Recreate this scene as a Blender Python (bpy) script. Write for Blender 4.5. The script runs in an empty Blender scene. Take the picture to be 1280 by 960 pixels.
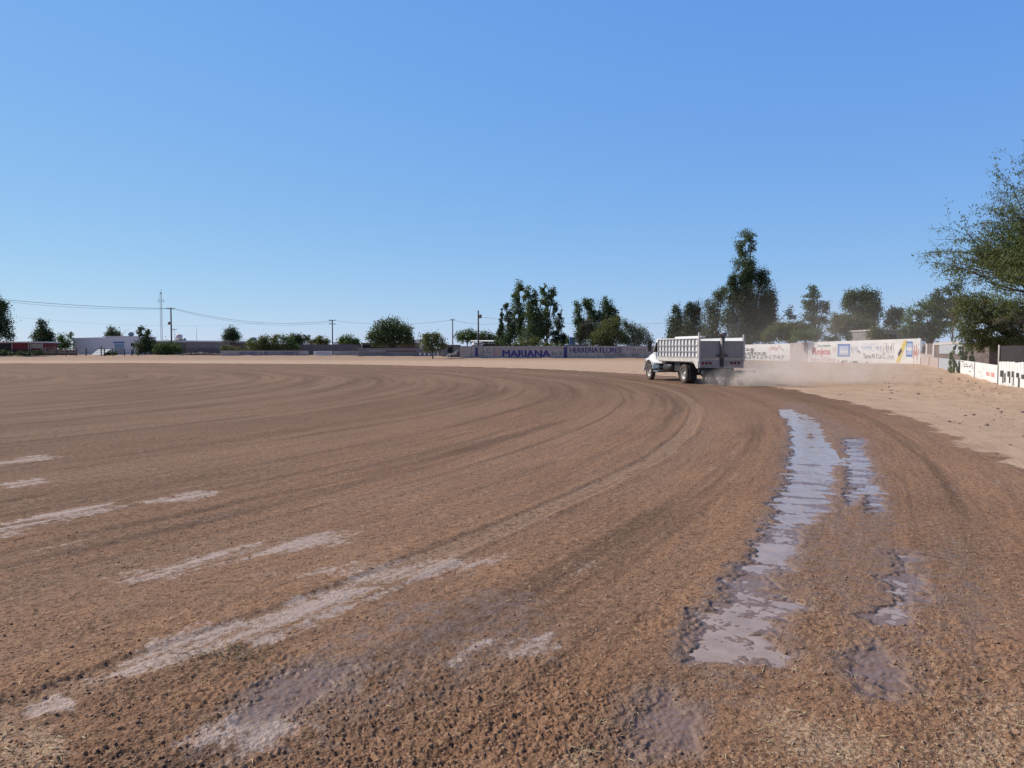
import bpy, math, random
import numpy as np
from mathutils import Vector, Matrix

random.seed(7); RNG = np.random.default_rng(7)
SC = bpy.context.scene; COL = SC.collection
PI = math.pi

# ------------------------------------------------------------------ camera
F = 961.0; H = 1.75; PITCH = math.atan(43 / F)
cam_d = bpy.data.cameras.new('camera'); cam = bpy.data.objects.new('camera', cam_d); COL.objects.link(cam)
cam.location = (0, 0, H); cam.rotation_euler = (PI/2 - PITCH, 0, 0)
cam_d.sensor_width = 36; cam_d.lens = F / 1280 * 36; cam_d.clip_end = 6000; cam_d.clip_start = 0.05
SC.camera = cam
cP, sP = math.cos(PITCH), math.sin(PITCH)

def W(px, py, Y):
    """point seen at pixel (1280x960 frame) at forward distance Y"""
    u = (px - 640) / F; v = (480 - py) / F
    t = Y / (cP + v*sP)
    return Vector((u*t, Y, H + t*(-sP + v*cP)))
def G(px, py, z=0.0):
    """point on the level z"""
    u = (px - 640) / F; v = (480 - py) / F
    t = (z - H) / (-sP + v*cP)
    return (u*t, t*(cP + v*sP))
def PXM(Y): return Y / F      # metres per pixel

def sstep(a, b, x):
    t = np.clip((x - a) / (b - a), 0, 1); return t*t*(3 - 2*t)

# ------------------------------------------------------------------ terrain
CX, CY = -52.0, 35.5
BANK = [(14.5, 14.0), (18.6, 21.0), (20.3, 29.0), (21.6, 34.0), (23.4, 37.5), (26.8, 44), (31.5, 54), (37.1, 66), (43.0, 78), (49.3, 93)]
def seg_dist(x, y, pts, closed=False):
    d = np.full(np.shape(x), 1e9)
    n = len(pts)
    for i in range(n if closed else n-1):
        ax, ay = pts[i]; bx, by = pts[(i+1) % n]
        vx, vy = bx-ax, by-ay
        t = np.clip(((x-ax)*vx + (y-ay)*vy) / (vx*vx+vy*vy+1e-12), 0, 1)
        d = np.minimum(d, np.hypot(x-ax-t*vx, y-ay-t*vy))
    return d
def inside(x, y, pts):
    r = np.zeros(np.shape(x), bool); n = len(pts)
    for i in range(n):
        ax, ay = pts[i]; bx, by = pts[(i+1) % n]
        c = (ay > y) != (by > y)
        xi = (bx-ax)*(y-ay)/((by-ay) if by != ay else 1e-9) + ax
        r ^= c & (x < xi)
    return r
def sdist(x, y, pts):
    d = seg_dist(x, y, pts, True)
    return np.where(inside(x, y, pts), d, -d)

def vnoise(x, y, seed):
    xi = np.floor(x).astype(np.int64); yi = np.floor(y).astype(np.int64)
    fx = x - xi; fy = y - yi
    fx = fx*fx*fx*(fx*(fx*6-15)+10); fy = fy*fy*fy*(fy*(fy*6-15)+10)
    def h(a, b):
        v = (a*374761393 + b*668265263 + seed*1442695041) & 0xffffffff
        v = ((v ^ (v >> 13)) * 1274126177) & 0xffffffff
        v = ((v ^ (v >> 16)) * 2246822519) & 0xffffffff
        return ((v ^ (v >> 15)) & 0xffff) / 65535.0
    a = h(xi, yi); b = h(xi+1, yi); c = h(xi, yi+1); d = h(xi+1, yi+1)
    return (a*(1-fx)+b*fx)*(1-fy) + (c*(1-fx)+d*fx)*fy - 0.5

def terrain_base(x, y):
    x = np.asarray(x, float); y = np.asarray(y, float)
    z = 0.6*sstep(95, 172, y)
    d = seg_dist(x, y, BANK)
    w = sstep(100, 60, y)*sstep(8, 14, y)
    z = z + 0.10*sstep(5.5, 1.2, d)*w
    lump = vnoise(x*0.9, y*0.55, 51) + 0.6*vnoise(x*2.1, y*1.7, 52) + .35*vnoise(x*5, y*4, 53)
    z = z + 0.13*np.maximum(lump, -0.2)*sstep(5.0, 1.5, d)*w + .04*lump*sstep(9, 4, d)*w
    # loose spoil at the foot of the far walls
    far = sstep(120, 130, y)*sstep(60, 20, x)
    z = z + 0.16*np.maximum(vnoise(x*0.5, y*0.5, 61)+.5*vnoise(x*1.3, y*1.3, 62), -.1)*far
    z = z + 0.05*vnoise(x*0.12, y*0.12, 63)*sstep(20, 60, np.hypot(x, y))
    return z
def gz(x, y): return float(terrain_base(np.array([x]), np.array([y]))[0])

def ppoly(px): return [G(a, b) for a, b in px]
PUD = [  # (outline in the photograph, depth, lip width)
 (ppoly([(862,826),(868,790),(880,766),(915,737),(938,695),(962,655),(980,608),(990,565),(990,535),(976,512),(988,512),(1006,534),(1010,566),(1018,570),(1016,540),(1000,518),(1012,522),(1030,545),(1040,570),(1044,600),(1040,636),(1008,655),(992,690),(965,722),(958,745),(990,757),(968,772),(960,795),(976,818),(930,828)]), .0145, .11),
 (ppoly([(1050,548),(1078,548),(1086,575),(1098,600),(1106,636),(1092,640),(1080,618),(1062,632),(1056,600),(1062,572)]), .013, .10),
 (ppoly([(1118,692),(1140,690),(1150,715),(1152,750),(1135,770),(1100,776),(1116,750),(1112,715)]), .011, .08),
 (ppoly([(1062,822),(1095,806),(1125,826),(1134,860),(1108,872),(1086,852),(1070,842)]), .005, .10),
 (ppoly([(796,888),(838,868),(858,890),(850,925),(812,940),(795,915)]), .004, .14),
 (ppoly([(312,878),(372,838),(426,834),(420,860),(372,896),(322,902)]), .006, .16),
]
WETP = [ (ppoly([(150,958),(240,890),(380,806),(470,760),(600,735),(700,735),(690,822),(600,850),(470,905),(300,980)]), .18),
 (ppoly([(850,850),(855,750),(930,690),(960,620),(975,500),(1010,505),(1110,560),(1130,640),(1150,700),(1160,780),(1140,890),(1080,880),(1040,760),(1000,780),(985,840),(870,960),(770,960),(780,900)]), .22),
 (ppoly([(1150,640),(1240,700),(1280,900),(1180,860),(1140,760)]), .3) ]
PALE = [ (ppoly([(112,846),(200,802),(300,768),(420,738),(500,716),(486,745),(400,775),(330,800),(230,836),(150,858)]), .10),
 (ppoly([(28,886),(70,868),(108,868),(95,888),(40,900)]), .05),
 (ppoly([(130,722),(250,692),(380,668),(470,655),(440,676),(340,694),(240,716),(150,730)]), .12),
 (ppoly([(-20,662),(60,640),(140,627),(160,636),(80,652),(0,674)]), .10),
 (ppoly([(185,626),(235,614),(275,611),(268,620),(215,630)]), .08),
 (ppoly([(-10,606),(55,598),(70,602),(0,614)]), .08),
 (ppoly([(-10,576),(50,568),(80,570),(0,584)]), .08),
 (ppoly([(330,720),(560,690),(640,700),(500,735)]), .3),
 (ppoly([(600,800),(690,790),(690,822),(560,836)]), .10),
 (ppoly([(210,930),(330,880),(420,900),(330,950)]), .14) ]
STRAW = [ (ppoly([(-40,900),(60,905),(110,990),(-60,990)]), .10),
 (ppoly([(690,945),(745,935),(760,990),(680,990)]), .06),
 (ppoly([(960,880),(1080,900),(1140,960),(1000,980),(930,950)]), .25),
 (ppoly([(1170,880),(1290,860),(1330,990),(1150,990)]), .25) ]

def polar(x, y):
    dx = np.maximum(x - CX, 0.0)
    return np.hypot(dx, y - CY), np.arctan2(y - CY, dx)*60 - np.minimum(x - CX, 0)

RUTS = [(52.7, .05, -.9), (45.4, .07, -.8), (41.4, .09, -.8), (66.9, .11, -.6), (68.6, .11, -.6), (71.3, .13, -.45), (73.2, .13, -.45), (76.5, .2, -.4), (58.9, .17, 1.0), (55.35, .12, .5), (54.7, .07, -1.0), (53.6, .12, .35), (51.6, .10, .5), (50.9, .07, -1.0), (49.2, .09, .35), (47.6, .10, -.9), (46.4, .12, .5),
        (44.2, .10, -.9), (42.6, .14, .5), (40.5, .12, .3), (38.0, .12, -.5), (36.3, .16, .5), (33.4, .15, .35), (30.2, .16, .4), (27, .16, .5), (24.1, .16, -.5), (21, .2, .5), (17, .2, .4), (13, .2, .4),
        (56.6, .06, -1.0)]

def detail(x, y):
    """fine height plus the colour masks of the harrowed soil"""
    dist = np.hypot(x, y)
    r, s = polar(x, y)
    dr = dist**2/(F*H)*0.8
    dl = dist/F*1.3
    def vis(wl): return sstep(0.9*wl, 0.28*wl, dr)
    wob = 0.25*vnoise(s*.12, r*.1, 5) + .08*vnoise(s*.5, r*.3, 6)
    rr = r + wob
    soil = sstep(64.6, 63.6, rr + 0.5*vnoise(x*1.1, y*1.1, 9) + .3*vnoise(x*4, y*4, 10))
    z = np.zeros_like(x)
    z += .022*vnoise(s*.35, r*1.4, 11)*vis(1.0)
    z += .012*vnoise(s*1.6, r*5, 12)*vis(.35)
    rough = .35 + .65*soil
    patch = sstep(-.25, .25, vnoise(x*.8, y*.8, 20) + .5*vnoise(x*2.3, y*2.3, 21))
    n1 = vnoise(x*9 + .6*vnoise(x*20, y*20, 31), y*9, 13); n2 = vnoise(x*21+7, y*21+.5*n1, 14); n3 = vnoise(x*47, y*47, 15); n4 = vnoise(x*100, y*100, 16)
    n6 = vnoise(x*31+2*n1, y*33+1.5*n2, 18); vary = sstep(-.3, .35, vnoise(x*5.3, y*4.7, 19) + .4*vnoise(x*1.7, y*1.7, 24))
    cl = .007*n1*vis(.12)
    cl += .0042*(np.maximum(n2 - .08, 0)*2.2 - np.maximum(-n2 - .2, 0)*1.2)*vis(.055)*(.25+1.1*vary)
    cl += .008*np.maximum(n6 - .05, -.12)*vis(.035)*(1.3-.7*vary)
    n5 = vnoise(x*65+3, y*65, 17)
    cl += .012*np.maximum(n5-.12, 0)*vis(.02)
    cl += .016*np.maximum(n3, -.2)*vis(.026)
    cl += .013*np.maximum(n4, -.25)*vis(.013)
    z += cl*rough*(.45 + .75*patch)
    # pools, wet film, crust
    pud = np.zeros_like(x); wet = np.zeros_like(x); pale = np.zeros_like(x); straw = np.zeros_like(x)
    near = (dist < 34)
    xn, yn = x[near], y[near]
    wn = .10*vnoise(xn*4, yn*2.2, 71) + .09*vnoise(xn*10, yn*9, 72) + .06*vnoise(xn*26, yn*22, 73)
    wn = wn + (.10*vnoise(s[near]*5, r[near]*.9, 77) + .10*vnoise(s[near]*13, r[near]*1.6, 78))*sstep(3.5, 6, dist[near])
    smooth = np.zeros(xn.shape)
    dep = np.zeros(xn.shape)
    for poly, depth, lip in PUD:
        d = sdist(xn, yn, poly)
        k = sstep(-lip*1.1, lip, d + wn*(lip/.10)**.5*1.1)
        dep = np.maximum(dep, k*depth); smooth = np.maximum(smooth, k)
    pud[near] = smooth
    sn, rn = s[near], r[near]
    ridge = (vnoise(sn*6, rn*1.3, 74)*.012 + vnoise(sn*15, rn*3, 75)*.010)*(.7+.75*sstep(6, 12, dist[near])) + vnoise(xn*34, yn*34, 76)*.007
    z[near] = z[near]*(1 - .55*smooth) - dep + ridge*smooth
    def lay(polys, out, amp):
        a = np.zeros(xn.shape)
        for poly, soft in polys:
            d = sdist(xn, yn, poly)
            a = np.maximum(a, sstep(-soft, soft, d + wn*amp))
        out[near] = a
    lay(WETP, wet, 1.6)
    rim = np.zeros(xn.shape)
    for poly, depth, lip in PUD: rim = np.maximum(rim, sstep(-.26, -.02, sdist(xn, yn, poly) + wn*.9))
    wet[near] = np.maximum(wet[near], rim*1.45); lay(PALE, pale, 1.2); lay(STRAW, straw, 1.2)
    z = np.where(near & (pale > 0), z*(1-.45*pale), z)
    # ruts
    tr = np.zeros_like(x)
    for rc, hw, lt in RUTS:
        nz = .5 + 1.2*vnoise(s*.05 + rc, rc*3.1 + 0*r, 81) + .5*vnoise(s*.4 + rc, rc*1.7+0*r, 82)
        nz = np.clip(nz, 0, 1)
        if rc == 58.9: nz = np.maximum(nz, .8)
        hw2 = np.maximum(hw, dr*.05)
        q = np.abs(rr - rc)/hw2
        k = sstep(1.15, .75, q)*nz
        tr += k*lt*np.minimum(1, hw/hw2*1.6)
        nz = nz*1.0
        tread = 0 if lt < 2 else .5 + .5*np.sin((s + np.abs(r-rc)*1.5*np.sign(r-rc))*2*PI/.11)
        nzd = nz
        z += (.25 if hw < .08 else 1.0)*(-(.014 if lt > 0 else .026)*k + .010*sstep(.75, 1.2, q)*sstep(1.9, 1.3, q)*nz + (.0020*k*tread*vis(.11)))*sstep(-.2, .2, 1+0*k)*vis(hw*2.5)
    # tread print running obliquely through the middle ground and through the long pool
    q = np.abs(r - 60.2 - .02*s*0)/.16
    kk = sstep(1.1, .8, q)*sstep(.1, .5, vnoise(s*.15, 3+0*s, 91)+.4)
    z += kk*.002*(np.sin(s*2*PI/.10))*vis(.11)
    dry = 1 - soil
    return z, dict(track=tr, dry=dry, wet=wet, pale=pale, straw=straw, pool=pud)

# ------------------------------------------------------------------ mesh helpers
def link(name, me, mat=None, parent=None):
    o = bpy.data.objects.new(name, me); COL.objects.link(o)
    if mat is not None: me.materials.append(mat)
    if parent is not None: o.parent = parent
    return o
def mesh_np(name, V, Fq, smooth=False, uv=None):
    me = bpy.data.meshes.new(name)
    V = np.asarray(V, np.float32); Fq = np.asarray(Fq, np.int32)
    me.vertices.add(len(V)); me.vertices.foreach_set('co', V.ravel())
    k = Fq.shape[1]
    me.loops.add(Fq.size); me.loops.foreach_set('vertex_index', Fq.ravel())
    me.polygons.add(len(Fq)); me.polygons.foreach_set('loop_start', np.arange(0, Fq.size, k, dtype=np.int32))
    me.polygons.foreach_set('loop_total', np.full(len(Fq), k, np.int32))
    if smooth: me.polygons.foreach_set('use_smooth', np.ones(len(Fq), bool))
    me.update(calc_edges=True); me.validate()
    return me
def fattr(me, name, arr):
    a = me.attributes.new(name, 'FLOAT', 'POINT'); a.data.foreach_set('value', np.asarray(arr, np.float32))
def tag(o, label=None, cat=None, group=None, kind=None):
    if label: o['label'] = label
    if cat: o['category'] = cat
    if group: o['group'] = group
    if kind: o['kind'] = kind
    return o
def empty(name, loc, label=None, cat=None, group=None, rz=0):
    o = bpy.data.objects.new(name, None); COL.objects.link(o); o.location = loc; o.rotation_euler = (0, 0, rz)
    o.empty_display_size = .1
    return tag(o, label, cat, group)

class MB:
    def __init__(s): s.v = []; s.f = []; s.sm = []
    def box(s, c, d, R=None, taper=None):
        """c centre, d full size, R 3x3 rotation; taper=(sx,sy) scale of the top"""
        b = len(s.v); tx, ty = taper or (1, 1)
        for k in (-1, 1):
            for j in (-1, 1):
                for i in (-1, 1):
                    p = Vector((i*d[0]/2*(tx if k > 0 else 1), j*d[1]/2*(ty if k > 0 else 1), k*d[2]/2))
                    if R is not None: p = R @ p
                    s.v.append(p + Vector(c))
        for q in ((0,2,3,1),(4,5,7,6),(0,1,5,4),(2,6,7,3),(0,4,6,2),(1,3,7,5)):
            s.f.append([b+i for i in q]); s.sm.append(False)
        return s
    def b2(s, x0, x1, y0, y1, z0, z1): return s.box(((x0+x1)/2, (y0+y1)/2, (z0+z1)/2), (x1-x0, y1-y0, z1-z0))
    def tube(s, pts, rad, n=6, cap=True):
        pts = [Vector(p) for p in pts]
        if not hasattr(rad, '__len__'): rad = [rad]*len(pts)
        b = len(s.v)
        for i, p in enumerate(pts):
            t = (pts[min(i+1, len(pts)-1)] - pts[max(i-1, 0)])
            if t.length < 1e-9: t = Vector((0, 0, 1))
            t.normalize()
            a = t.cross(Vector((0, 0, 1)) if abs(t.z) < .9 else Vector((1, 0, 0))).normalized(); c = t.cross(a)
            for k in range(n):
                an = 2*PI*k/n
                s.v.append(p + (a*math.cos(an) + c*math.sin(an))*rad[i])
        for i in range(len(pts)-1):
            for k in range(n):
                s.f.append([b+i*n+k, b+i*n+(k+1) % n, b+(i+1)*n+(k+1) % n, b+(i+1)*n+k]); s.sm.append(n > 5)
        if cap:
            s.f.append([b+k for k in range(n)][::-1]); s.sm.append(False)
            s.f.append([b+(len(pts)-1)*n+k for k in range(n)]); s.sm.append(False)
        return s
    def lathe(s, c, axis, prof, n=24):
        """prof list of (offset along axis, radius)"""
        c = Vector(c); axis = Vector(axis).normalized()
        a = axis.cross(Vector((0, 0, 1)) if abs(axis.z) < .9 else Vector((1, 0, 0))).normalized(); e = axis.cross(a)
        b = len(s.v)
        for h, r in prof:
            for k in range(n):
                an = 2*PI*k/n; s.v.append(c + axis*h + (a*math.cos(an)+e*math.sin(an))*r)
        for i in range(len(prof)-1):
            for k in range(n):
                s.f.append([b+i*n+k, b+i*n+(k+1) % n, b+(i+1)*n+(k+1) % n, b+(i+1)*n+k]); s.sm.append(True)
        return s
    def prism(s, poly, axis, a0, a1):
        """poly: 2D outline in the plane normal to axis ('x','y','z')"""
        b = len(s.v); n = len(poly)
        for a in (a0, a1):
            for p, q in poly:
                s.v.append(Vector({'x': (a, p, q), 'y': (p, a, q), 'z': (p, q, a)}[axis]))
        for i in range(n):
            j = (i+1) % n; s.f.append([b+i, b+j, b+n+j, b+n+i]); s.sm.append(False)
        s.f.append([b+i for i in range(n)][::-1]); s.sm.append(False)
        s.f.append([b+n+i for i in range(n)]); s.sm.append(False)
        return s
    def quad(s, a, b_, c, d):
        b = len(s.v); s.v += [Vector(a), Vector(b_), Vector(c), Vector(d)]; s.f.append([b, b+1, b+2, b+3]); s.sm.append(False); return s
    def build(s, name, mat, parent=None, world=False, bevel=0, origin=None):
        off = Vector((0, 0, 0))
        if world and parent is not None: off = Vector(parent.location) if parent.parent is None else Vector(parent.parent.location)
        if origin is not None: off = Vector(origin)
        me = bpy.data.meshes.new(name); me.from_pydata([tuple(v-off) for v in s.v], [], s.f)
        me.polygons.foreach_set('use_smooth', s.sm); me.update()
        o = link(name, me, mat, parent)
        if origin is not None: o.location = origin
        if bevel:
            m = o.modifiers.new('bevel', 'BEVEL'); m.width = bevel; m.segments = 2; m.limit_method = 'ANGLE'
        return o

# ------------------------------------------------------------------ materials
def new_mat(name):
    m = bpy.data.materials.new(name); m.use_nodes = True
    nt = m.node_tree; return m, nt, nt.nodes['Principled BSDF']
def N(nt, t, **kw):
    n = nt.nodes.new(t)
    for k, v in kw.items():
        if k.startswith('i_'): n.inputs[k[2:].replace('_', ' ')].default_value = v
        else: setattr(n, k, v)
    return n
def mixc(nt, fac, a, b, mode='MIX'):
    m = N(nt, 'ShaderNodeMix', data_type='RGBA', blend_type=mode)
    for sock, v in ((m.inputs['Factor'], fac), (m.inputs['A'], a), (m.inputs['B'], b)):
        if isinstance(v, (float, int)): sock.default_value = v
        elif isinstance(v, tuple): sock.default_value = (*v, 1) if len(v) == 3 else v
        else: nt.links.new(v, sock)
    # rgba sockets are separate
    return m
def mixrgb(nt, fac, a, b, mode='MIX'):
    m = N(nt, 'ShaderNodeMix', data_type='RGBA', blend_type=mode)
    ins = [m.inputs[0], m.inputs[6], m.inputs[7]]
    for sock, v in zip(ins, (fac, a, b)):
        if isinstance(v, (float, int)): sock.default_value = v
        elif isinstance(v, tuple): sock.default_value = (*v, 1)
        else: nt.links.new(v, sock)
    return m.outputs[2]
def math_(nt, op, a, b=None, clamp=False, c=None):
    m = N(nt, 'ShaderNodeMath', operation=op, use_clamp=clamp)
    for i, v in enumerate((a, b, c)):
        if v is None: continue
        if isinstance(v, (int, float)): m.inputs[i].default_value = v
        else: nt.links.new(v, m.inputs[i])
    return m.outputs[0]
def maprange(nt, v, a, b, c=0.0, d=1.0, smooth=True):
    m = N(nt, 'ShaderNodeMapRange', interpolation_type='SMOOTHSTEP' if smooth else 'LINEAR')
    nt.links.new(v, m.inputs['Value'])
    for k, x in zip(('From Min', 'From Max', 'To Min', 'To Max'), (a, b, c, d)): m.inputs[k].default_value = x
    return m.outputs['Result']
def noise(nt, vec, scale, detail=4, rough=.6, dist=0):
    n = N(nt, 'ShaderNodeTexNoise'); n.inputs['Scale'].default_value = scale; n.inputs['Detail'].default_value = detail
    n.inputs['Roughness'].default_value = rough; n.inputs['Distortion'].default_value = dist
    nt.links.new(vec, n.inputs['Vector']); return n.outputs['Fac']

def paint(name, col, rough=.6, col2=None, scale=3, amt=.5, metal=0, bump=0, bscale=20, spec=.5, zdirt=None, coat=0, fine=None):
    """surface with large blotches and fine grime"""
    m, nt, p = new_mat(name)
    tc = N(nt, 'ShaderNodeTexCoord').outputs['Object']
    c2 = col2 or tuple(x*.7 for x in col)
    f = maprange(nt, noise(nt, tc, scale, 6, .65), .5-.25, .5+.25)
    f = math_(nt, 'MULTIPLY', f, amt)
    c = mixrgb(nt, f, col, c2)
    f2 = maprange(nt, noise(nt, tc, scale*9, 4, .7), .5, .72)
    c = mixrgb(nt, math_(nt, 'MULTIPLY', f2, amt*.5 if fine is None else fine), c, tuple(x*.55 for x in c2))
    if zdirt:
        sx = N(nt, 'ShaderNodeSeparateXYZ'); nt.links.new(tc, sx.inputs[0])
        zz = math_(nt, 'ADD', sx.outputs[2], math_(nt, 'MULTIPLY', noise(nt, tc, 2.2, 4), zdirt[1]*.9))
        c = mixrgb(nt, maprange(nt, zz, zdirt[0]+zdirt[1]*1.2, zdirt[0]+zdirt[1]*.4), c, zdirt[2])
    nt.links.new(c, p.inputs['Base Color'])
    p.inputs['Roughness'].default_value = rough; p.inputs['Metallic'].default_value = metal
    p.inputs['Specular IOR Level'].default_value = spec; p.inputs['Coat Weight'].default_value = coat
    if bump:
        b = N(nt, 'ShaderNodeBump'); b.inputs['Strength'].default_value = bump; b.inputs['Distance'].default_value = .02
        nt.links.new(noise(nt, tc, bscale, 5), b.inputs['Height']); nt.links.new(b.outputs[0], p.inputs['Normal'])
    return m

def brick_mat(name, a, b, mortar, sx, sz, bump=.4):
    m, nt, p = new_mat(name)
    tc = N(nt, 'ShaderNodeTexCoord').outputs['Object']
    s = N(nt, 'ShaderNodeSeparateXYZ'); nt.links.new(tc, s.inputs[0])
    cb = N(nt, 'ShaderNodeCombineXYZ'); nt.links.new(math_(nt, 'ADD', s.outputs[0], s.outputs[1]), cb.inputs[0]); nt.links.new(s.outputs[2], cb.inputs[1])
    br = N(nt, 'ShaderNodeTexBrick'); nt.links.new(cb.outputs[0], br.inputs['Vector'])
    br.inputs['Color1'].default_value = (*a, 1); br.inputs['Color2'].default_value = (*b, 1); br.inputs['Mortar'].default_value = (*mortar, 1)
    br.inputs['Scale'].default_value = 1; br.inputs['Brick Width'].default_value = sx; br.inputs['Row Height'].default_value = sz; br.inputs['Mortar Size'].default_value = .012
    c = mixrgb(nt, math_(nt, 'MULTIPLY', maprange(nt, noise(nt, tc, .7, 6), .35, .7), .7), br.outputs['Color'], tuple(x*.6 for x in a))
    nt.links.new(c, p.inputs['Base Color']); p.inputs['Roughness'].default_value = .9
    bp = N(nt, 'ShaderNodeBump', invert=True); bp.inputs['Strength'].default_value = bump; bp.inputs['Distance'].default_value = .01
    nt.links.new(br.outputs['Fac'], bp.inputs['Height']); nt.links.new(bp.outputs[0], p.inputs['Normal'])
    return m

def leaf_mat(name, a, b, trans=.28):
    m, nt, p = new_mat(name)
    at = N(nt, 'ShaderNodeAttribute', attribute_name='tint')
    c = mixrgb(nt, at.outputs['Fac'], a, b)
    nt.links.new(c, p.inputs['Base Color']); p.inputs['Roughness'].default_value = .55; p.inputs['Specular IOR Level'].default_value = .3
    t = N(nt, 'ShaderNodeBsdfTranslucent'); nt.links.new(mixrgb(nt, .5, c, (b[0]*1.3, b[1]*1.5, b[2]*.8)), t.inputs['Color'])
    mx = N(nt, 'ShaderNodeMixShader'); mx.inputs[0].default_value = trans
    nt.links.new(p.outputs[0], mx.inputs[1]); nt.links.new(t.outputs[0], mx.inputs[2])
    nt.links.new(mx.outputs[0], nt.nodes['Material Output'].inputs['Surface'])
    return m

M = {}
M['leaf_dark'] = leaf_mat('dark_leaf', (.048,.073,.030), (.115,.152,.056))
M['leaf_deep'] = leaf_mat('deep_leaf', (.034,.052,.027), (.072,.100,.044))
M['leaf_olive'] = leaf_mat('olive_leaf', (.085,.100,.036), (.175,.185,.068))
M['leaf_green'] = leaf_mat('green_leaf', (.065,.105,.034), (.13,.185,.06))
M['leaf_grey'] = leaf_mat('grey_green_leaf', (.075,.095,.055), (.14,.16,.09))
M['leaf_mesq'] = leaf_mat('feathery_leaf', (.085,.110,.045), (.17,.205,.080), .42)
M['leaf_brown'] = leaf_mat('browning_leaf', (.08,.065,.045), (.12,.11,.06))
M['pad'] = paint('cactus_pad', (.24,.28,.16), .6, (.17,.21,.12), 4)
M['bark'] = paint('bark', (.13,.10,.075), .9, (.06,.045,.035), 5, .9, bump=.6)
M['bark_pale'] = paint('pale_bark', (.35,.31,.26), .85, (.20,.17,.14), 4, .9, bump=.4)
M['white'] = paint('white_truck_paint', (.86,.86,.85), .35, (.72,.69,.64), 1.2, .35, coat=.3)
M['white_dirty'] = paint('dusty_white_paint', (.66,.62,.57), .55, (.42,.35,.29), 1.6, .7)
M['stake'] = paint('stake_grey_paint', (.42,.41,.42), .5, (.33,.30,.28), 3, .6)
M['board'] = paint('grey_tailboard', (.37,.325,.295), .6, (.29,.25,.225), 2.5, .6)
M['skirt'] = paint('pinkish_dusty_steel', (.42,.34,.30), .65, (.31,.235,.20), 3, .7)
M['black'] = paint('black_steel', (.022,.021,.022), .55, (.05,.042,.036), 3, .6)
M['rubber'] = paint('tyre_rubber', (.035,.032,.030), .85, (.16,.11,.08), 4, .75, bump=.3)
M['rim'] = paint('pale_rim', (.52,.50,.47), .5, (.30,.24,.20), 6, .6)
M['steel'] = paint('weathered_steel', (.24,.22,.21), .6, (.14,.11,.10), 5, .7, metal=.4)
M['red_lens'] = paint('red_lens', (.20,.012,.012), .2, amt=.2)
M['glass'] = paint('dark_glass', (.02,.025,.028), .06, amt=.1, spec=.8)
M['bluegrey'] = paint('blue_grey_paint', (.22,.30,.33), .5, (.12,.14,.15), 3, .6)
M['chrome'] = paint('mirror_steel', (.6,.6,.6), .2, metal=.8, amt=.2)
M['wall_grey'] = paint('faded_whitewash', (.50,.445,.41), .9, (.33,.28,.25), .9, .85, bump=.3, zdirt=(.0, .35, (.26,.19,.15)))
M['wall_white'] = paint('white_limewash', (.80,.78,.75), .85, (.62,.58,.54), .8, .6, bump=.2, zdirt=(.0, .4, (.48,.37,.30)))
M['wall_rough'] = paint('bare_rendered_wall', (.50,.42,.40), .9, (.30,.25,.24), 2.4, .95, bump=.6, bscale=6)
M['wall_tan'] = paint('pinkish_concrete', (.46,.37,.33), .9, (.34,.27,.24), 2, .6, bump=.3)
M['wall_bluegrey'] = paint('pale_blue_concrete', (.42,.44,.48), .9, (.30,.30,.32), 2, .7, bump=.3)
M['block'] = brick_mat('grey_block', (.20,.185,.19), (.15,.14,.145), (.12,.11,.11), .4, .2)
M['block_light'] = brick_mat('pale_block', (.30,.275,.27), (.24,.22,.215), (.19,.175,.17), .4, .2)
M['brick'] = brick_mat('red_brown_brick', (.22,.12,.095), (.16,.09,.075), (.19,.16,.15), .25, .08)
M['lilac'] = paint('lilac_white_render', (.82,.78,.79), .85, (.70,.66,.67), .8, .5)
M['cap'] = paint('white_cap', (.78,.77,.75), .6, amt=.3)
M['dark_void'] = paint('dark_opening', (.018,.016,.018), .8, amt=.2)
M['red'] = paint('dark_red_paint', (.20,.022,.022), .7, (.13,.018,.02), 1.5, .5)
M['blue'] = paint('blue_paint', (.045,.045,.17), .8, (.08,.08,.17), 3, .5)
M['purple'] = paint('violet_blue_paint', (.050,.028,.20), .8, (.10,.075,.22), 3, .5)
M['navy'] = paint('navy_lettering', (.045,.04,.16), .75, (.09,.08,.17), 4, .5)
M['blacktxt'] = paint('black_lettering', (.05,.045,.05), .8, (.10,.09,.09), 4, .5)
M['greytxt'] = paint('worn_dark_lettering', (.15,.12,.13), .8, (.24,.21,.21), 4, .7)
M['redtxt'] = paint('red_lettering', (.55,.035,.045), .7, (.60,.12,.11), 3, .5)
M['pinktxt'] = paint('faded_red_paint', (.60,.24,.21), .8, (.66,.42,.38), 3, .6)
M['bluetxt'] = paint('sign_blue', (.07,.17,.42), .7, (.16,.26,.48), 3, .6)
M['skytxt'] = paint('faded_blue_paint', (.38,.46,.62), .8, (.5,.54,.66), 3, .6)
M['yellow'] = paint('yellow_stripe', (.72,.52,.10), .75, (.68,.55,.22), 3, .5)
M['greentxt'] = paint('dark_green_paint', (.04,.17,.07), .8, amt=.4)
M['cyan'] = paint('pale_cyan_sign', (.25,.42,.50), .6, amt=.3)
M['wood'] = paint('weathered_pole_wood', (.13,.10,.085), .9, (.07,.055,.045), 3, .8)
M['pole_steel'] = paint('mast_steel', (.50,.52,.55), .5, amt=.3, metal=.2)
M['wire'] = paint('wire', (.10,.10,.11), .6, amt=.1)
M['net'] = paint('black_shade_net', (.030,.026,.028), .9, (.045,.036,.036), 6, .7, bump=.4, bscale=30)
M['brown_roof'] = paint('rusty_sheet', (.20,.14,.12), .8, (.12,.09,.08), 2, .8)
M['post_pale'] = paint('pale_post', (.55,.50,.46), .8, (.40,.34,.30), 4, .6)
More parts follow.
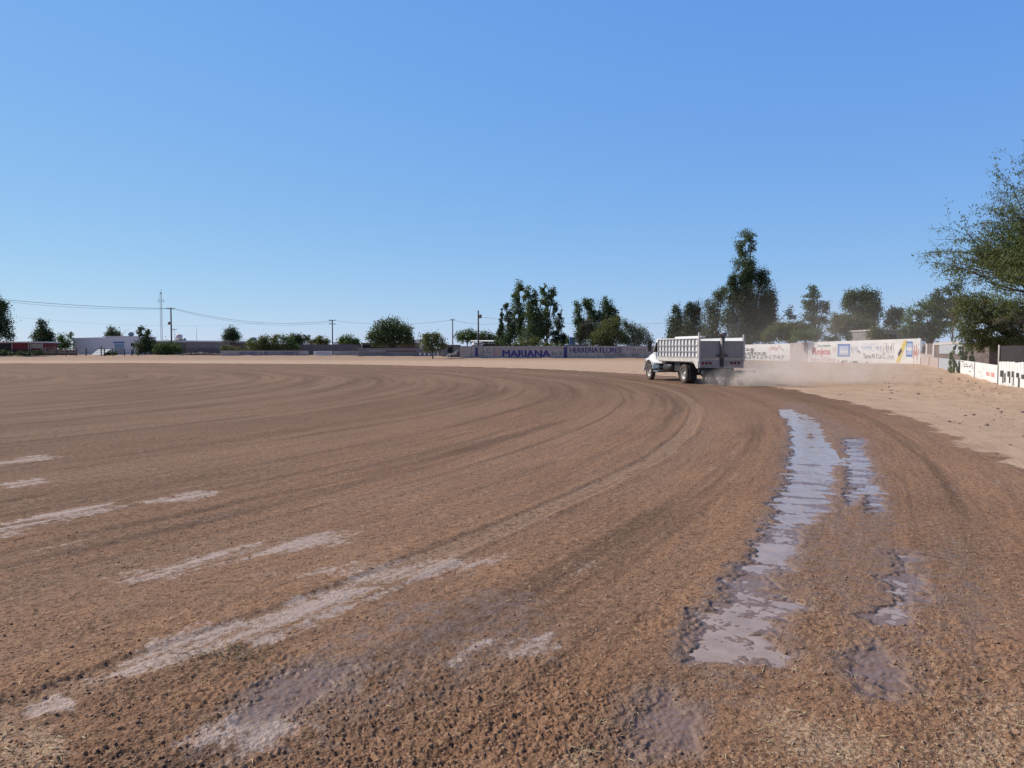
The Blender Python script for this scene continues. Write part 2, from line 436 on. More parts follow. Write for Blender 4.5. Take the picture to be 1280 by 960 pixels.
M['straw'] = paint('straw', (.56,.46,.28), .8, (.42,.33,.19), 9, .6)
M['clod'] = paint('soil_clod', (.40,.24,.155), .95, (.27,.155,.098), 30, .8, bump=.5, bscale=60, spec=.2)
M['tank'] = paint('pale_tank', (.66,.58,.55), .6, amt=.4)
M['rubble'] = paint('rubble', (.36,.27,.22), .95, (.2,.15,.13), 2.5, .9, bump=.5)

# water: muddy, nearly opaque and glossy
m, nt, p = new_mat('muddy_water')
tc = N(nt, 'ShaderNodeTexCoord').outputs['Object']
nt.links.new(mixrgb(nt, maprange(nt, noise(nt, tc, 5, 5, .7), .35, .65), (.31,.225,.175), (.40,.295,.235)), p.inputs['Base Color'])
nt.links.new(maprange(nt, noise(nt, tc, 8, 5, .7), .4, .65, .07, .34), p.inputs['Roughness']); p.inputs['IOR'].default_value = 1.33; p.inputs['Specular IOR Level'].default_value = .5
b = N(nt, 'ShaderNodeBump'); b.inputs['Strength'].default_value = .15; b.inputs['Distance'].default_value = .006
nt.links.new(noise(nt, tc, 22, 5), b.inputs['Height']); nt.links.new(b.outputs[0], p.inputs['Normal'])
M['water'] = m

# ground
def ground_material():
    m, nt, p = new_mat('harrowed_soil')
    tc = N(nt, 'ShaderNodeTexCoord').outputs['Object']
    at = lambda n: N(nt, 'ShaderNodeAttribute', attribute_name=n).outputs['Fac']
    sx = N(nt, 'ShaderNodeSeparateXYZ'); nt.links.new(tc, sx.inputs[0])
    dx = math_(nt, 'MAXIMUM', math_(nt, 'SUBTRACT', sx.outputs[0], CX), 0.0)
    dy = math_(nt, 'SUBTRACT', sx.outputs[1], CY)
    r = math_(nt, 'SQRT', math_(nt, 'ADD', math_(nt, 'MULTIPLY', dx, dx), math_(nt, 'MULTIPLY', dy, dy)))
    s = math_(nt, 'SUBTRACT', math_(nt, 'MULTIPLY', math_(nt, 'ARCTAN2', dy, dx), 60), math_(nt, 'MINIMUM', math_(nt, 'SUBTRACT', sx.outputs[0], CX), 0.0))
    def pol(a, b, off=0.0):
        c = N(nt, 'ShaderNodeCombineXYZ'); nt.links.new(math_(nt, 'MULTIPLY', s, a), c.inputs[0]); nt.links.new(math_(nt, 'MULTIPLY', r, b), c.inputs[1]); c.inputs[2].default_value = off
        return c.outputs[0]
    big = maprange(nt, noise(nt, tc, .35, 5, .6), .35, .65)
    c = mixrgb(nt, big, (.385,.208,.118), (.290,.152,.085))
    mid = maprange(nt, noise(nt, tc, 3.2, 5, .65), .38, .66)
    c = mixrgb(nt, math_(nt, 'MULTIPLY', mid, .45), c, (.27,.160,.098))
    # concentric drag marks
    st = maprange(nt, noise(nt, pol(.10, 2.2), 1, 5, .62), .36, .66)
    c = mixrgb(nt, math_(nt, 'MULTIPLY', st, .55), c, (.215,.135,.092))
    st2 = maprange(nt, noise(nt, pol(.16, 5.5, 7), 1, 4, .6), .55, .74)
    c = mixrgb(nt, math_(nt, 'MULTIPLY', st2, .7), c, (.125,.072,.048))
    # the inner and farther parts of the field are darker
    inner = math_(nt, 'MAXIMUM', maprange(nt, r, 60, 46), maprange(nt, sx.outputs[1], 12, 34))
    c = mixrgb(nt, math_(nt, 'MULTIPLY', inner, .74), c, mixrgb(nt, st, (.088,.047,.029), (.195,.110,.071)))
    tr = at('track')
    bd = maprange(nt, noise(nt, pol(.035, .62, 21), 1, 3, .55), .44, .60)
    bd = math_(nt, 'MULTIPLY', bd, math_(nt, 'MAXIMUM', maprange(nt, r, 61, 57), maprange(nt, sx.outputs[1], 6, 14)))
    c = mixrgb(nt, math_(nt, 'MULTIPLY', bd, .38), c, (.330,.200,.130))
    bk = maprange(nt, noise(nt, pol(.05, 1.5, 33), 1, 4, .6), .52, .66)
    c = mixrgb(nt, math_(nt, 'MULTIPLY', bk, .60), c, (.085,.044,.027))
    c = mixrgb(nt, math_(nt, 'MULTIPLY', math_(nt, 'MAXIMUM', tr, 0.0), .62, True), c, (.36,.235,.165))
    c = mixrgb(nt, math_(nt, 'MULTIPLY', math_(nt, 'MAXIMUM', math_(nt, 'MULTIPLY', tr, -1), 0.0), .7, True), c, (.105,.062,.044))  # shadow side of the dark ruts painted as darker soil
    # grains; the dark specks paint the shade of pits between clods
    gm = noise(nt, tc, 13, 5, .72)
    c = mixrgb(nt, math_(nt, 'MULTIPLY', maprange(nt, gm, .52, .62), .66), c, (.090,.045,.025))
    c = mixrgb(nt, math_(nt, 'MULTIPLY', maprange(nt, gm, .45, .33), .60), c, (.46,.30,.19))
    g1 = noise(nt, tc, 34, 4, .7); g2 = noise(nt, tc, 120, 3, .7)
    c = mixrgb(nt, math_(nt, 'MULTIPLY', maprange(nt, g1, .52, .64), .78), c, (.066,.032,.017))
    c = mixrgb(nt, math_(nt, 'MULTIPLY', maprange(nt, g2, .56, .68), .70), c, (.66,.46,.31))
    c = mixrgb(nt, math_(nt, 'MULTIPLY', maprange(nt, noise(nt, tc, 230, 3, .7), .56, .66), .60), c, (.055,.027,.015))
    wn = noise(nt, tc, 9, 5, .7)
    wet = maprange(nt, math_(nt, 'ADD', math_(nt, 'MULTIPLY', at('wet'), .62), math_(nt, 'MULTIPLY', math_(nt, 'SUBTRACT', wn, .5), 2.6)), .30, .95)
    c = mixrgb(nt, math_(nt, 'MULTIPLY', wet, .55), c, (.225,.155,.130))  # damp mud, with its lilac sky sheen mixed into the colour
    pale = maprange(nt, math_(nt, 'ADD', math_(nt, 'MULTIPLY', at('pale'), .75), math_(nt, 'MULTIPLY', math_(nt, 'ADD', math_(nt, 'SUBTRACT', noise(nt, tc, 20, 5, .75), .5), math_(nt, 'SUBTRACT', noise(nt, pol(.7, 5, 9), 1, 4, .6), .5)), 2.6)), .42, .98)
    c = mixrgb(nt, math_(nt, 'MULTIPLY', pale, .85), c, (.50,.385,.340))
    strw = maprange(nt, math_(nt, 'ADD', at('straw'), math_(nt, 'MULTIPLY', math_(nt, 'SUBTRACT', noise(nt, tc, 40, 5, .75), .5), 4.5)), .70, 1.25)
    c = mixrgb(nt, math_(nt, 'MULTIPLY', strw, .8), c, (.50,.36,.245))
    cover = math_(nt, 'MAXIMUM', math_(nt, 'MAXIMUM', pale, wet), .35)
    sp1 = maprange(nt, noise(nt, tc, 75, 4, .75), .56, .68)
    c = mixrgb(nt, math_(nt, 'MULTIPLY', math_(nt, 'MULTIPLY', sp1, cover), .75), c, (.085,.046,.030))  # dark specks paint shaded pits over pale and wet soil
    sp2 = maprange(nt, noise(nt, tc, 150, 3, .75), .60, .70)
    c = mixrgb(nt, math_(nt, 'MULTIPLY', math_(nt, 'MULTIPLY', sp2, cover), .6), c, (.58,.44,.36))
    pool = maprange(nt, at('pool'), .15, .75)
    c = mixrgb(nt, math_(nt, 'MULTIPLY', pool, .85), c, (.200,.130,.100))
    # dry dirt beyond the watered oval
    dn = maprange(nt, noise(nt, tc, .9, 6, .62), .34, .68)
    dc = mixrgb(nt, dn, (.50,.35,.245), (.42,.285,.195))
    dc = mixrgb(nt, math_(nt, 'MULTIPLY', maprange(nt, noise(nt, pol(.05, 1.1, 3), 1, 5, .65), .45, .7), .55), dc, (.55,.40,.295))
    dc = mixrgb(nt, math_(nt, 'MULTIPLY', maprange(nt, noise(nt, tc, 7, 5, .7), .55, .72), .5), dc, (.31,.20,.14))
    dc = mixrgb(nt, math_(nt, 'MULTIPLY', maprange(nt, noise(nt, tc, 40, 3, .7), .62, .75), .4), dc, (.64,.48,.36))
    dc = mixrgb(nt, math_(nt, 'MULTIPLY', math_(nt, 'MAXIMUM', math_(nt, 'MULTIPLY', tr, -1), 0.0), .75, True), dc, (.27,.175,.12))
    far = maprange(nt, sx.outputs[1], 106, 128)
    dc = mixrgb(nt, math_(nt, 'MULTIPLY', far, .70), dc, (.29,.195,.138))
    dry = maprange(nt, math_(nt, 'ADD', at('dry'), math_(nt, 'MULTIPLY', math_(nt, 'SUBTRACT', noise(nt, tc, 6, 5, .7), .5), .9)), .38, .66)
    c = mixrgb(nt, dry, c, dc)
    nt.links.new(c, p.inputs['Base Color'])
    ro = math_(nt, 'SUBTRACT', .95, math_(nt, 'MULTIPLY', wet, .42))
    ro = math_(nt, 'SUBTRACT', ro, math_(nt, 'MULTIPLY', pale, .30))
    ro = math_(nt, 'SUBTRACT', ro, math_(nt, 'MULTIPLY', pool, .36), True)
    ro = math_(nt, 'MAXIMUM', ro, .22)
    nt.links.new(ro, p.inputs['Roughness'])
    p.inputs['Specular IOR Level'].default_value = .25
    hsum = math_(nt, 'ADD', math_(nt, 'MULTIPLY', g1, .014), math_(nt, 'MULTIPLY', g2, .006))
    hsum = math_(nt, 'ADD', hsum, math_(nt, 'MULTIPLY', noise(nt, tc, 11, 4, .6), .018))
    hsum = math_(nt, 'ADD', hsum, math_(nt, 'MULTIPLY', noise(nt, tc, 260, 2, .6), .0028))
    hsum = math_(nt, 'MULTIPLY', hsum, math_(nt, 'SUBTRACT', 1.0, math_(nt, 'MULTIPLY', pool, .8)))
    hsum = math_(nt, 'ADD', hsum, math_(nt, 'MULTIPLY', noise(nt, pol(.8, 6, 5), 1, 3, .6), .022))
    b = N(nt, 'ShaderNodeBump'); b.inputs['Strength'].default_value = 1.0; b.inputs['Distance'].default_value = 1.25
    nt.links.new(hsum, b.inputs['Height']); nt.links.new(b.outputs[0], p.inputs['Normal'])
    return m

def build_ground():
    yo = list(np.arange(560, 20, -.85)) + list(np.arange(20, 1.2, -.3))
    rr = [0.0, .5, 1.0, 1.6, 2.2, 2.6] + [F*H/y for y in yo if F*H/y > 2.9] + [1700, 2400, 3600]
    rr = np.array(rr[1:])
    fine = np.linspace(-40.5, 40.5, 1160)
    coarse = np.linspace(40.5, 319.5, 80)[1:-1]
    an = np.radians(np.concatenate([fine, coarse]))
    na, nr = len(an), len(rr)
    A, R = np.meshgrid(an, rr)
    x = (R*np.sin(A)).ravel(); y = (R*np.cos(A)).ravel()
    z = terrain_base(x, y)
    dz, masks = detail(x, y)
    z = z + dz
    V = np.stack([x, y, z], 1)
    V = np.vstack([V, [[0, 0, 0]]])
    i = np.arange(nr-1)[:, None]*na + np.arange(na)[None, :]
    j = np.arange(nr-1)[:, None]*na + (np.arange(na)[None, :]+1) % na
    Fq = np.stack([i, i+na, j+na, j], -1).reshape(-1, 4)[:, ::-1]
    # orientation upward
    c = na*nr
    tri = np.stack([np.full(na, c), (np.arange(na)+1) % na, np.arange(na), np.arange(na)], 1)
    me = mesh_np('ground', V, Fq, True)
    for k, a in masks.items(): fattr(me, k, np.append(a, 0))
    if me.polygons[1000].normal.z < 0: me.flip_normals()
    o = link('ground', me, ground_material()); tag(o, kind='structure')
    o['label'] = 'broad oval field of harrowed brown soil with curved wheel tracks and a pale dry margin'
    return o
build_ground()

# pools of water: level sheets; the soil that rises through them draws their shores
def build_water():
    for k, (poly, depth, lip) in enumerate(PUD[:3]):
        p = np.array(poly); lvl = [-.0088, -.0105, -.0098][k]; h = .05
        gx = np.arange(p[:, 0].min()-.3, p[:, 0].max()+.3, h); gy = np.arange(p[:, 1].min()-.3, p[:, 1].max()+.3, h)
        X, Y = np.meshgrid(gx, gy); d = sdist(X+h/2, Y+h/2, poly)
        jj, ii = np.nonzero(d[:-1, :-1] > -.20)
        used = {}; V = []; Fq = []
        for a, b in zip(jj, ii):
            q = []
            for (u, v) in ((a, b), (a, b+1), (a+1, b+1), (a+1, b)):
                if (u, v) not in used: used[(u, v)] = len(V); V.append((gx[v]-p[0, 0], gy[u]-p[0, 1], 0))
                q.append(used[(u, v)])
            Fq.append(q)
        me = mesh_np('puddle', V, Fq, True); o = link('puddle', me, M['water']); o.location = (p[0, 0], p[0, 1], lvl)
        tag(o, ['long glossy muddy puddle curving from the truck towards the camera', 'narrow broken puddle right of the long muddy one', 'small shallow puddle below the narrow broken one'][k], kind='structure')
build_water()

# ------------------------------------------------------------------ loose clods and straw
def ico():
    t = (1+5**.5)/2
    v = np.array([(-1,t,0),(1,t,0),(-1,-t,0),(1,-t,0),(0,-1,t),(0,1,t),(0,-1,-t),(0,1,-t),(t,0,-1),(t,0,1),(-t,0,-1),(-t,0,1)], float)
    v /= np.linalg.norm(v[0])
    f = np.array([(0,11,5),(0,5,1),(0,1,7),(0,7,10),(0,10,11),(1,5,9),(5,11,4),(11,10,2),(10,7,6),(7,1,8),(3,9,4),(3,4,2),(3,2,6),(3,6,8),(3,8,9),(4,9,5),(2,4,11),(6,2,10),(8,6,7),(9,8,1)])
    return v, f
def scatter_pts(n, ymin, ymax):
    y = ymin*(ymax/ymin)**RNG.random(n)
    x = (RNG.random(n)*2-1)*y*.75
    return x, y
def clods():
    iv, jf = ico()
    x, y = scatter_pts(19000, 2.7, 8.5)
    keep = (vnoise(x*.9, y*.9, 20) + .5*vnoise(x*2.3, y*2.3, 21)) > -.18 + .25*(RNG.random(len(x))-.5)
    z, mk = detail(x, y); r, _ = polar(x, y)
    keep &= (mk['pool'] < .5) & (r < 64) & (mk['pale'] < .8)
    x, y, z = x[keep], y[keep], z[keep]; n = len(x)
    sz = (.0016 + .0075*RNG.random(n)**8 + .0026*RNG.random(n))
    V = iv[None]*sz[:, None, None]*(.55+.9*RNG.random((n, 12, 3)))*np.array([1.25, 1.0, .75])
    a = RNG.random(n)*2*PI; ca, sa = np.cos(a), np.sin(a)
    vx = V[..., 0]*ca[:, None]-V[..., 1]*sa[:, None]; vy = V[..., 0]*sa[:, None]+V[..., 1]*ca[:, None]
    V = np.stack([vx + x[:, None], vy + y[:, None], V[..., 2] + (z+sz*.25)[:, None]], -1).reshape(-1, 3)
    Fq = (jf[None] + (np.arange(n)*12)[:, None, None]).reshape(-1, 3)
    o = link('soil_clods', mesh_np('soil_clods', V, Fq), M['clod'])
    tag(o, 'small crumbs and clods of brown soil strewn over the foreground', 'soil clods', kind='stuff')
def straw():
    x, y = scatter_pts(5200, 2.7, 13)
    z, mk = detail(x, y); r, _ = polar(x, y)
    w = .16 + 1.0*mk['straw'] + .25*(x > 1)
    keep = (RNG.random(len(x)) < w) & (mk['pool'] < .6) & (r < 64)
    x, y, z = x[keep], y[keep], z[keep]; n = len(x)
    a = RNG.random(n)*2*PI; L = .008+.05*RNG.random(n)**2.6; tl = (RNG.random(n)-.3)*.5; w = .0009+.0012*RNG.random(n)
    d = np.stack([np.cos(a), np.sin(a), tl], -1)*L[:, None]/2; q = np.stack([-np.sin(a), np.cos(a), 0*a], -1)*w[:, None]
    c = np.stack([x, y, z+.003+np.abs(d[:, 2])], -1)
    up = np.array([0, 0, 1.])*w[:, None]
    V = np.stack([c-d-q, c-d+q, c+d+q, c+d-q, c-d-q+up, c-d+q+up, c+d+q+up, c+d-q+up], 1).reshape(-1, 3)
    base = np.array([(4,5,6,7), (0,4,7,3), (1,2,6,5), (0,1,5,4), (3,7,6,2)])
    Fq = (base[None] + (np.arange(n)*8)[:, None, None]).reshape(-1, 4)
    o = link('straw_bits', mesh_np('straw_bits', V, Fq), M['straw'])
    tag(o, 'thin pale bits of straw and dry grass scattered on the soil', 'straw', kind='stuff')
def pebbles():
    iv, jf = ico(); y = 10*(75/10)**RNG.random(5200); x = (RNG.random(5200)*1.5-.72)*y
    r, _ = polar(x, y); keep = (r > 64.8) & (seg_dist(x, y, BANK) > .5) & (RNG.random(len(x)) < .25 + .75*sstep(7, 2, seg_dist(x, y, BANK)))
    x, y = x[keep], y[keep]; n = len(x); z = terrain_base(x, y); sz = .008 + .045*RNG.random(n)**4 + .012*RNG.random(n)
    V = iv[None]*sz[:, None, None]*(.5+.9*RNG.random((n, 12, 3)))*np.array([1.3, 1.0, .7])
    V = (V + np.stack([x, y, z+sz*.2], -1)[:, None, :]).reshape(-1, 3)
    Fq = (jf[None] + (np.arange(n)*12)[:, None, None]).reshape(-1, 3)
    tag(link('pebbles', mesh_np('pebbles', V, Fq), M['rubble']), 'small stones and dry lumps lying on the pale margin by the low wall', 'pebbles', kind='stuff')
clods(); straw(); pebbles()

def tuft(px, py, n, L, label, mat, spread=.05):
    x0, y0 = G(px, py); bm = MB()
    for _ in range(n):
        a = random.uniform(0, 2*PI); rr = random.uniform(0, spread)
        b = Vector((x0+rr*math.cos(a)*1.6, y0+rr*math.sin(a), -.004))
        a2 = a+random.uniform(-1, 1); l = L*random.uniform(.4, 1); up = random.uniform(.25, 1.0)
        mid = b + Vector((math.cos(a2)*l*.3, math.sin(a2)*l*.3, l*.45*up)); tip = b + Vector((math.cos(a2)*l*.9, math.sin(a2)*l*.9, l*.5*up))
        bm.tube([b, mid, tip], [.0016, .0013, .0005], 4, False)
    bm.build('grass_tuft', mat, origin=(x0, y0, 0))
    return tag(bpy.context.scene.objects[-1] if False else COL.objects[-1], label, 'grass tuft', 'dry grass tufts in the soil')
M['drygrass'] = paint('dry_grass_blade', (.22,.19,.09), .8, (.12,.11,.055), 20, .7)
def tuft_tag(*a): tuft(*a)
for a in ((285, 822, 150, .11, 'low sprawling tuft of uprooted grass beside the pale muddy track at lower left', M['drygrass'], .17),
          (732, 944, 16, .10, 'few yellow grass blades standing at the bottom edge near the middle', M['straw'], .02),
          (745, 905, 12, .07, 'short yellow grass blades left of the small lower muddy pool', M['straw'], .03),
          (482, 772, 10, .09, 'thin upright brown sprig above the lilac muddy pool', M['drygrass'], .03),
          (1066, 846, 9, .06, 'pale stalk lying at the left rim of the lower right wet patch', M['straw'], .02),
          (1280-12, 905, 14, .05, 'short straw blades at the lower right corner of the field', M['straw'], .03)):
    tuft(*a)

# ------------------------------------------------------------------ trees
def leaf_cloud(name, C, tint, L, Wd, mat, parent, off, droop=0.0, up=0.0):
    n = len(C)
    d = RNG.normal(size=(n, 3)); d[:, 2] = d[:, 2]*(1-droop*.5) - droop*1.4 + up*1.6
    d /= np.linalg.norm(d, axis=1)[:, None]
    q = np.cross(d, RNG.normal(size=(n, 3))); q /= np.linalg.norm(q, axis=1)[:, None]+1e-9
    l = (L*(.6+.8*RNG.random(n)))[:, None]/2; w = (Wd*(.6+.8*RNG.random(n)))[:, None]/2
    V = np.stack([C-d*l, C+q*w, C+d*l, C-q*w], 1).reshape(-1, 3) - np.array(off)
    Fq = np.arange(4*n).reshape(n, 4)
    me = mesh_np(name, V, Fq); fattr(me, 'tint', np.repeat(tint, 4))
    return link(name, me, mat, parent)

def tree(name, label, Y, lobes, mat, leaf=.30, dens=1.0, trunk_px=None, tr=.16, cat='tree', group=None, droop=0, up=0, asp=.55, bark='bark', clump=.33, sink=0, shell=.42, limbs=True, gap=0.0):
    """lobes: (px, py, half width px, half height px) as seen in the photograph; given real depth here"""
    k = PXM(Y)
    cs = []
    for (px, py, rx, ry) in lobes:
        c = W(px, py, Y + random.uniform(-.5, .5)*rx*k*.8)
        cs.append((c, rx*k, ry*k))
    bx = (W(trunk_px, 440, Y).x if trunk_px is not None else sum(c.x*rx for c, rx, _ in cs)/sum(rx for _, rx, _ in cs))
    g = gz(bx, Y) - .05 - sink
    root = empty(name, (bx, Y, g), label, cat, group)
    P = []; T = []
    for c, rx, rz in cs:
        ryy = min(rx, max(rz, rx*.6))*1.0
        n = int(58*dens*rx*rz/(leaf*leaf*asp/.55)) + 30
        K = max(9, int(n/34))
        d = RNG.normal(size=(K, 3)); d /= np.linalg.norm(d, axis=1)[:, None]
        rad = RNG.random(K)**shell
        cc = d*rad[:, None]*np.array([rx, ryy, rz])*(.86+.28*RNG.random(K))[:, None]
        tt = RNG.random(K)
        idx = RNG.integers(0, K, n)
        sg = clump*min(rx, rz)*np.array([1, 1, 1.0]) + leaf*.3
        pts = cc[idx] + RNG.normal(size=(n, 3))*sg*.75
        P.append(pts + np.array(c)); T.append(np.clip(tt[idx]*.75 + .25*RNG.random(n), 0, 1))
    P = np.vstack(P); T = np.concatenate(T)
    ok = P[:, 2] > g + .1
    if gap: ok &= (vnoise(P[:, 0]/gap, P[:, 2]/gap, len(label)*7) > -.24)
    leaf_cloud('crown', P[ok], T[ok], leaf, leaf*asp, mat, root, (bx, Y, g), droop, up)
    # trunk with limbs running into every lobe
    bm = MB(); top = max(c.z for c, _, _ in cs); low = min(c.z - rz*.6 for c, _, rz in cs)
    h0 = max(low - g, .35*(top-g)) * .8
    fork = Vector((bx + random.uniform(-.1, .1), Y, g + h0))
    bm.tube([(bx, Y, g - .15), (bx+random.uniform(-.05, .05), Y, g+h0*.5), fork], [tr*1.25, tr, tr*.8], 8)
    if limbs:
        for c, rx, rz in cs:
            e = Vector(c) + Vector((0, 0, rz*.5)); m1 = fork.lerp(e, .5) + Vector((random.uniform(-.2, .2), random.uniform(-.2, .2), random.uniform(0, .3)))*rx*.3
            bm.tube([fork - Vector((0, 0, .1)), m1, e], [tr*.6, tr*.4, tr*.12], 6)
            for _ in range(4):
                q = fork.lerp(e, random.uniform(.4, .9)); a = random.uniform(0, 2*PI)
                bm.tube([q, q + Vector((math.cos(a)*rx*.7, math.sin(a)*rx*.5, rz*random.uniform(.0, .5)))], [tr*.22, tr*.06], 5)
    bm.build('trunk', M[bark], root, world=True)
    return root

LD, LP, LO, LG, LY, LM = M['leaf_dark'], M['leaf_deep'], M['leaf_olive'], M['leaf_green'], M['leaf_grey'], M['leaf_mesq']
# far left
tree('broadleaf_tree', 'large dark tree cut off by the left edge of the photo', 150, [(-6,398,15,22),(-14,385,16,20),(6,412,10,14),(2,384,7,10),(-20,415,18,20)], LP, .36, .9, -10, .25)
tree('pine_tree', 'dark pointed tree between the red stand and the pale small tree', 172, [(54,407,5,8),(53,415,8,9),(56,424,12,10),(57,433,14,9),(45,421,5,6),(63,421,5,7)], LP, .36, 1.0, 56, .2)
tree('young_tree', 'small bright green tree left of the lilac-white building', 180, [(79,426,6,9),(84,430,8,9),(88,421,3,6),(76,433,7,6)], LG, .34, .7, 82, .12)
tree('broadleaf_tree', 'round dark crown rising behind the flat roof of the lilac-white building', 205, [(142,417,8,7),(136,419,8,4),(149,420,5,4)], LP, .4, 1.0, 142, .2)
tree('broadleaf_tree', 'dark ragged tree at the right corner of the lilac-white building', 168, [(176,416,4,7),(185,417,4,7),(181,428,10,9),(178,436,10,8),(189,432,7,9)], LP, .36, .95, 181, .16)
tree('leafy_shrub', 'dark vine-like shrub against the grey wall beside the tall mast', 166, [(198,436,7,7),(206,434,8,8),(221,436,9,7),(212,439,8,5)], LD, .34, .9, 207, .08, cat='shrub', group=None, limbs=False)
tree('leafy_shrub', 'low green creeper on the dark block wall below the spiky palm', 163, [(283,436,9,5),(297,438,8,4),(309,439,7,4)], LO, .3, .8, 292, .06, cat='shrub', limbs=False)
tree('spiky_palm', 'spiky round dark palm-like crown above the grey block wall', 172, [(289,421,7,6),(289,417,5,6),(282,422,4,4),(296,422,4,5)], LP, .95, 1.6, 289, .2, up=1.0, asp=.10, cat='palm')
tree('leafy_shrub', 'tall yellow-green shrub behind the left part of the lettered low wall', 162, [(318,432,10,8),(327,426,5,7),(336,430,10,9),(346,424,5,7),(355,432,9,8),(330,437,16,5)], LO, .34, .9, 335, .1, cat='shrub')
tree('leafy_shrub', 'feathery pale green bush rising above the lettered low wall', 163, [(364,428,6,7),(357,422,5,6),(371,434,8,5),(343,435,9,5)], LG, .34, .7, 362, .1, cat='shrub')
tree('broadleaf_tree', 'compact very dark tree behind the middle of the lettered low wall', 185, [(366,424,8,6),(374,425,6,6),(370,428,9,4)], LP, .38, 1.2, 369, .15)
tree('pine_tree', 'tiny far dark tree with two thin tips near the white house', 215, [(381,423,2.2,4),(385,423,2.2,4),(383,426,4,3)], LP, .4, 1.0, 383, .12)
tree('broadleaf_tree', 'low olive dome-shaped tree left of the middle power pole', 190, [(399,426,9,5),(392,428,7,4),(407,428,6,4)], LO, .4, 1.1, 399, .15)
tree('broadleaf_tree', 'bright green bushy tree right of the middle power pole', 180, [(434,424,7,6),(427,427,6,5),(443,427,7,5),(449,429,4,3),(436,429,12,4)], LG, .36, 1.0, 435, .14)
tree('broadleaf_tree', 'big round dark weeping tree above the brown brick wall', 160, [(476,410,10,10),(490,408,14,9),(504,415,10,10),(513,422,6,6),(488,420,20,10),(472,424,12,10),(464,420,5,6),(500,427,16,6)], LD, .36, 1.0, 490, .3, droop=.5)
tree('small_olive_tree', 'olive-green airy tree in front of the far wall casting shade on the dry dirt', 128, [(530,427,8,8),(541,424,9,8),(551,428,8,9),(540,434,16,6),(533,420,5,5),(547,419,5,4)], LO, .27, .72, 541, .10, gap=None)
tree('broadleaf_tree', 'green round tree between the two wooden power poles', 185, [(576,420,6,6),(585,418,8,6),(593,421,7,6),(584,424,12,4)], LG, .36, 1.0, 584, .16)
tree('broadleaf_tree', 'low dark green tree right of the thick power pole', 186, [(607,420,7,6),(615,422,6,5),(602,424,6,5),(611,427,10,4)], LD, .36, 1.0, 608, .16)
# eucalyptus cluster behind the grey lettered wall
cl1 = None
tree('cypress_tree', 'thin dark cypress at the left end of the tall tree row', 146, [(627.5,392,1.4,8),(627,404,2.6,10),(626.5,418,4.2,12),(624,426,5,8)], LP, .3, 1.5, 627, .14, up=.6, bark='bark')
tree('eucalyptus_tree', 'short ragged dark eucalyptus just right of the thin cypress', 144, [(632,382,3,8),(636,398,5,12),(638,415,8,14),(634,428,9,10)], LP, .3, .95, 637, .18, bark='bark_pale')
tree('eucalyptus_tree', 'tall open-crowned grey-green eucalyptus, tallest of the left tree row', 147, [(649,361,6,10),(646,376,6,12),(652,372,6,12),(644,394,8,12),(653,394,7,14),(648,414,10,16)], LD, .3, .85, 650, .22, bark='bark_pale', gap=.9)
tree('eucalyptus_tree', 'dense green eucalyptus in the middle of the left tree row', 140, [(659,366,4,9),(667,372,5,10),(664,388,8,14),(666,408,10,16),(662,424,11,12),(673,400,6,16)], LD, .3, 1.2, 666, .24, bark='bark_pale')
tree('eucalyptus_tree', 'twin-topped tall dark green eucalyptus near the right of the left row', 142, [(680,362,5,9),(681,378,7,13),(684,398,8,16),(679,418,9,14),(691,366,4.5,10),(693,382,4,9)], LD, .3, 1.1, 683, .24, bark='bark_pale', gap=.8)
tree('eucalyptus_tree', 'dark short eucalyptus at the right end of the left row', 143, [(699,392,3.5,9),(698,406,6,12),(694,422,9,11),(703,424,5,9)], LP, .3, 1.0, 697, .2, bark='bark_pale', gap=.8)
tree('leafy_shrub', 'yellow-green undergrowth bush at the foot of the tall eucalyptus row', 136, [(657,430,10,5),(670,428,9,6),(683,431,9,4),(646,432,7,3),(697,432,7,3)], LO, .26, 1.0, 668, .08, cat='shrub', limbs=False)
tree('broadleaf_tree', 'small green tree in the gap between the two tall tree clumps', 160, [(710,424,5,5),(706,428,5,4),(715,427,4,4)], LG, .32, 1.0, 710, .12)
tree('eucalyptus_tree', 'blunt dark green eucalyptus at the left of the second tall clump', 150, [(722,386,5,9),(724,402,7,12),(728,418,9,12),(732,380,5,7)], LD, .3, 1.15, 726, .22, bark='bark_pale')
tree('eucalyptus_tree', 'dark green eucalyptus topping the centre of the second tall clump', 151, [(737,382,5,9),(742,396,8,12),(738,414,10,12)], LD, .3, 1.15, 741, .22, bark='bark_pale')
tree('eucalyptus_tree', 'round-topped green eucalyptus above the pale mesquite', 150, [(757,381,6,9),(764,388,6,9),(757,398,9,12),(770,400,5,10),(752,414,12,12)], LD, .3, 1.15, 758, .22, bark='bark_pale')
tree('dry_shrub', 'brownish half-dead tree in front of the second tall clump', 141, [(730,412,7,11),(737,405,6,8),(726,424,8,8)], M['leaf_brown'], .22, .55, 731, .12, bark='bark_pale', cat='tree')
tree('mesquite_tree', 'broad olive-green mesquite behind the blacksmith lettering on the wall', 138, [(748,421,13,11),(762,412,13,12),(774,420,12,11),(756,430,20,6),(770,403,7,6)], LO, .24, 1.1, 762, .2, droop=.3)
tree('mesquite_tree', 'airy pale grey-green mesquite just left of the truck cab', 139, [(788,412,8,9),(799,417,10,9),(808,425,9,8),(790,428,16,7),(781,404,4,5)], LY, .24, .85, 795, .18, droop=.5)
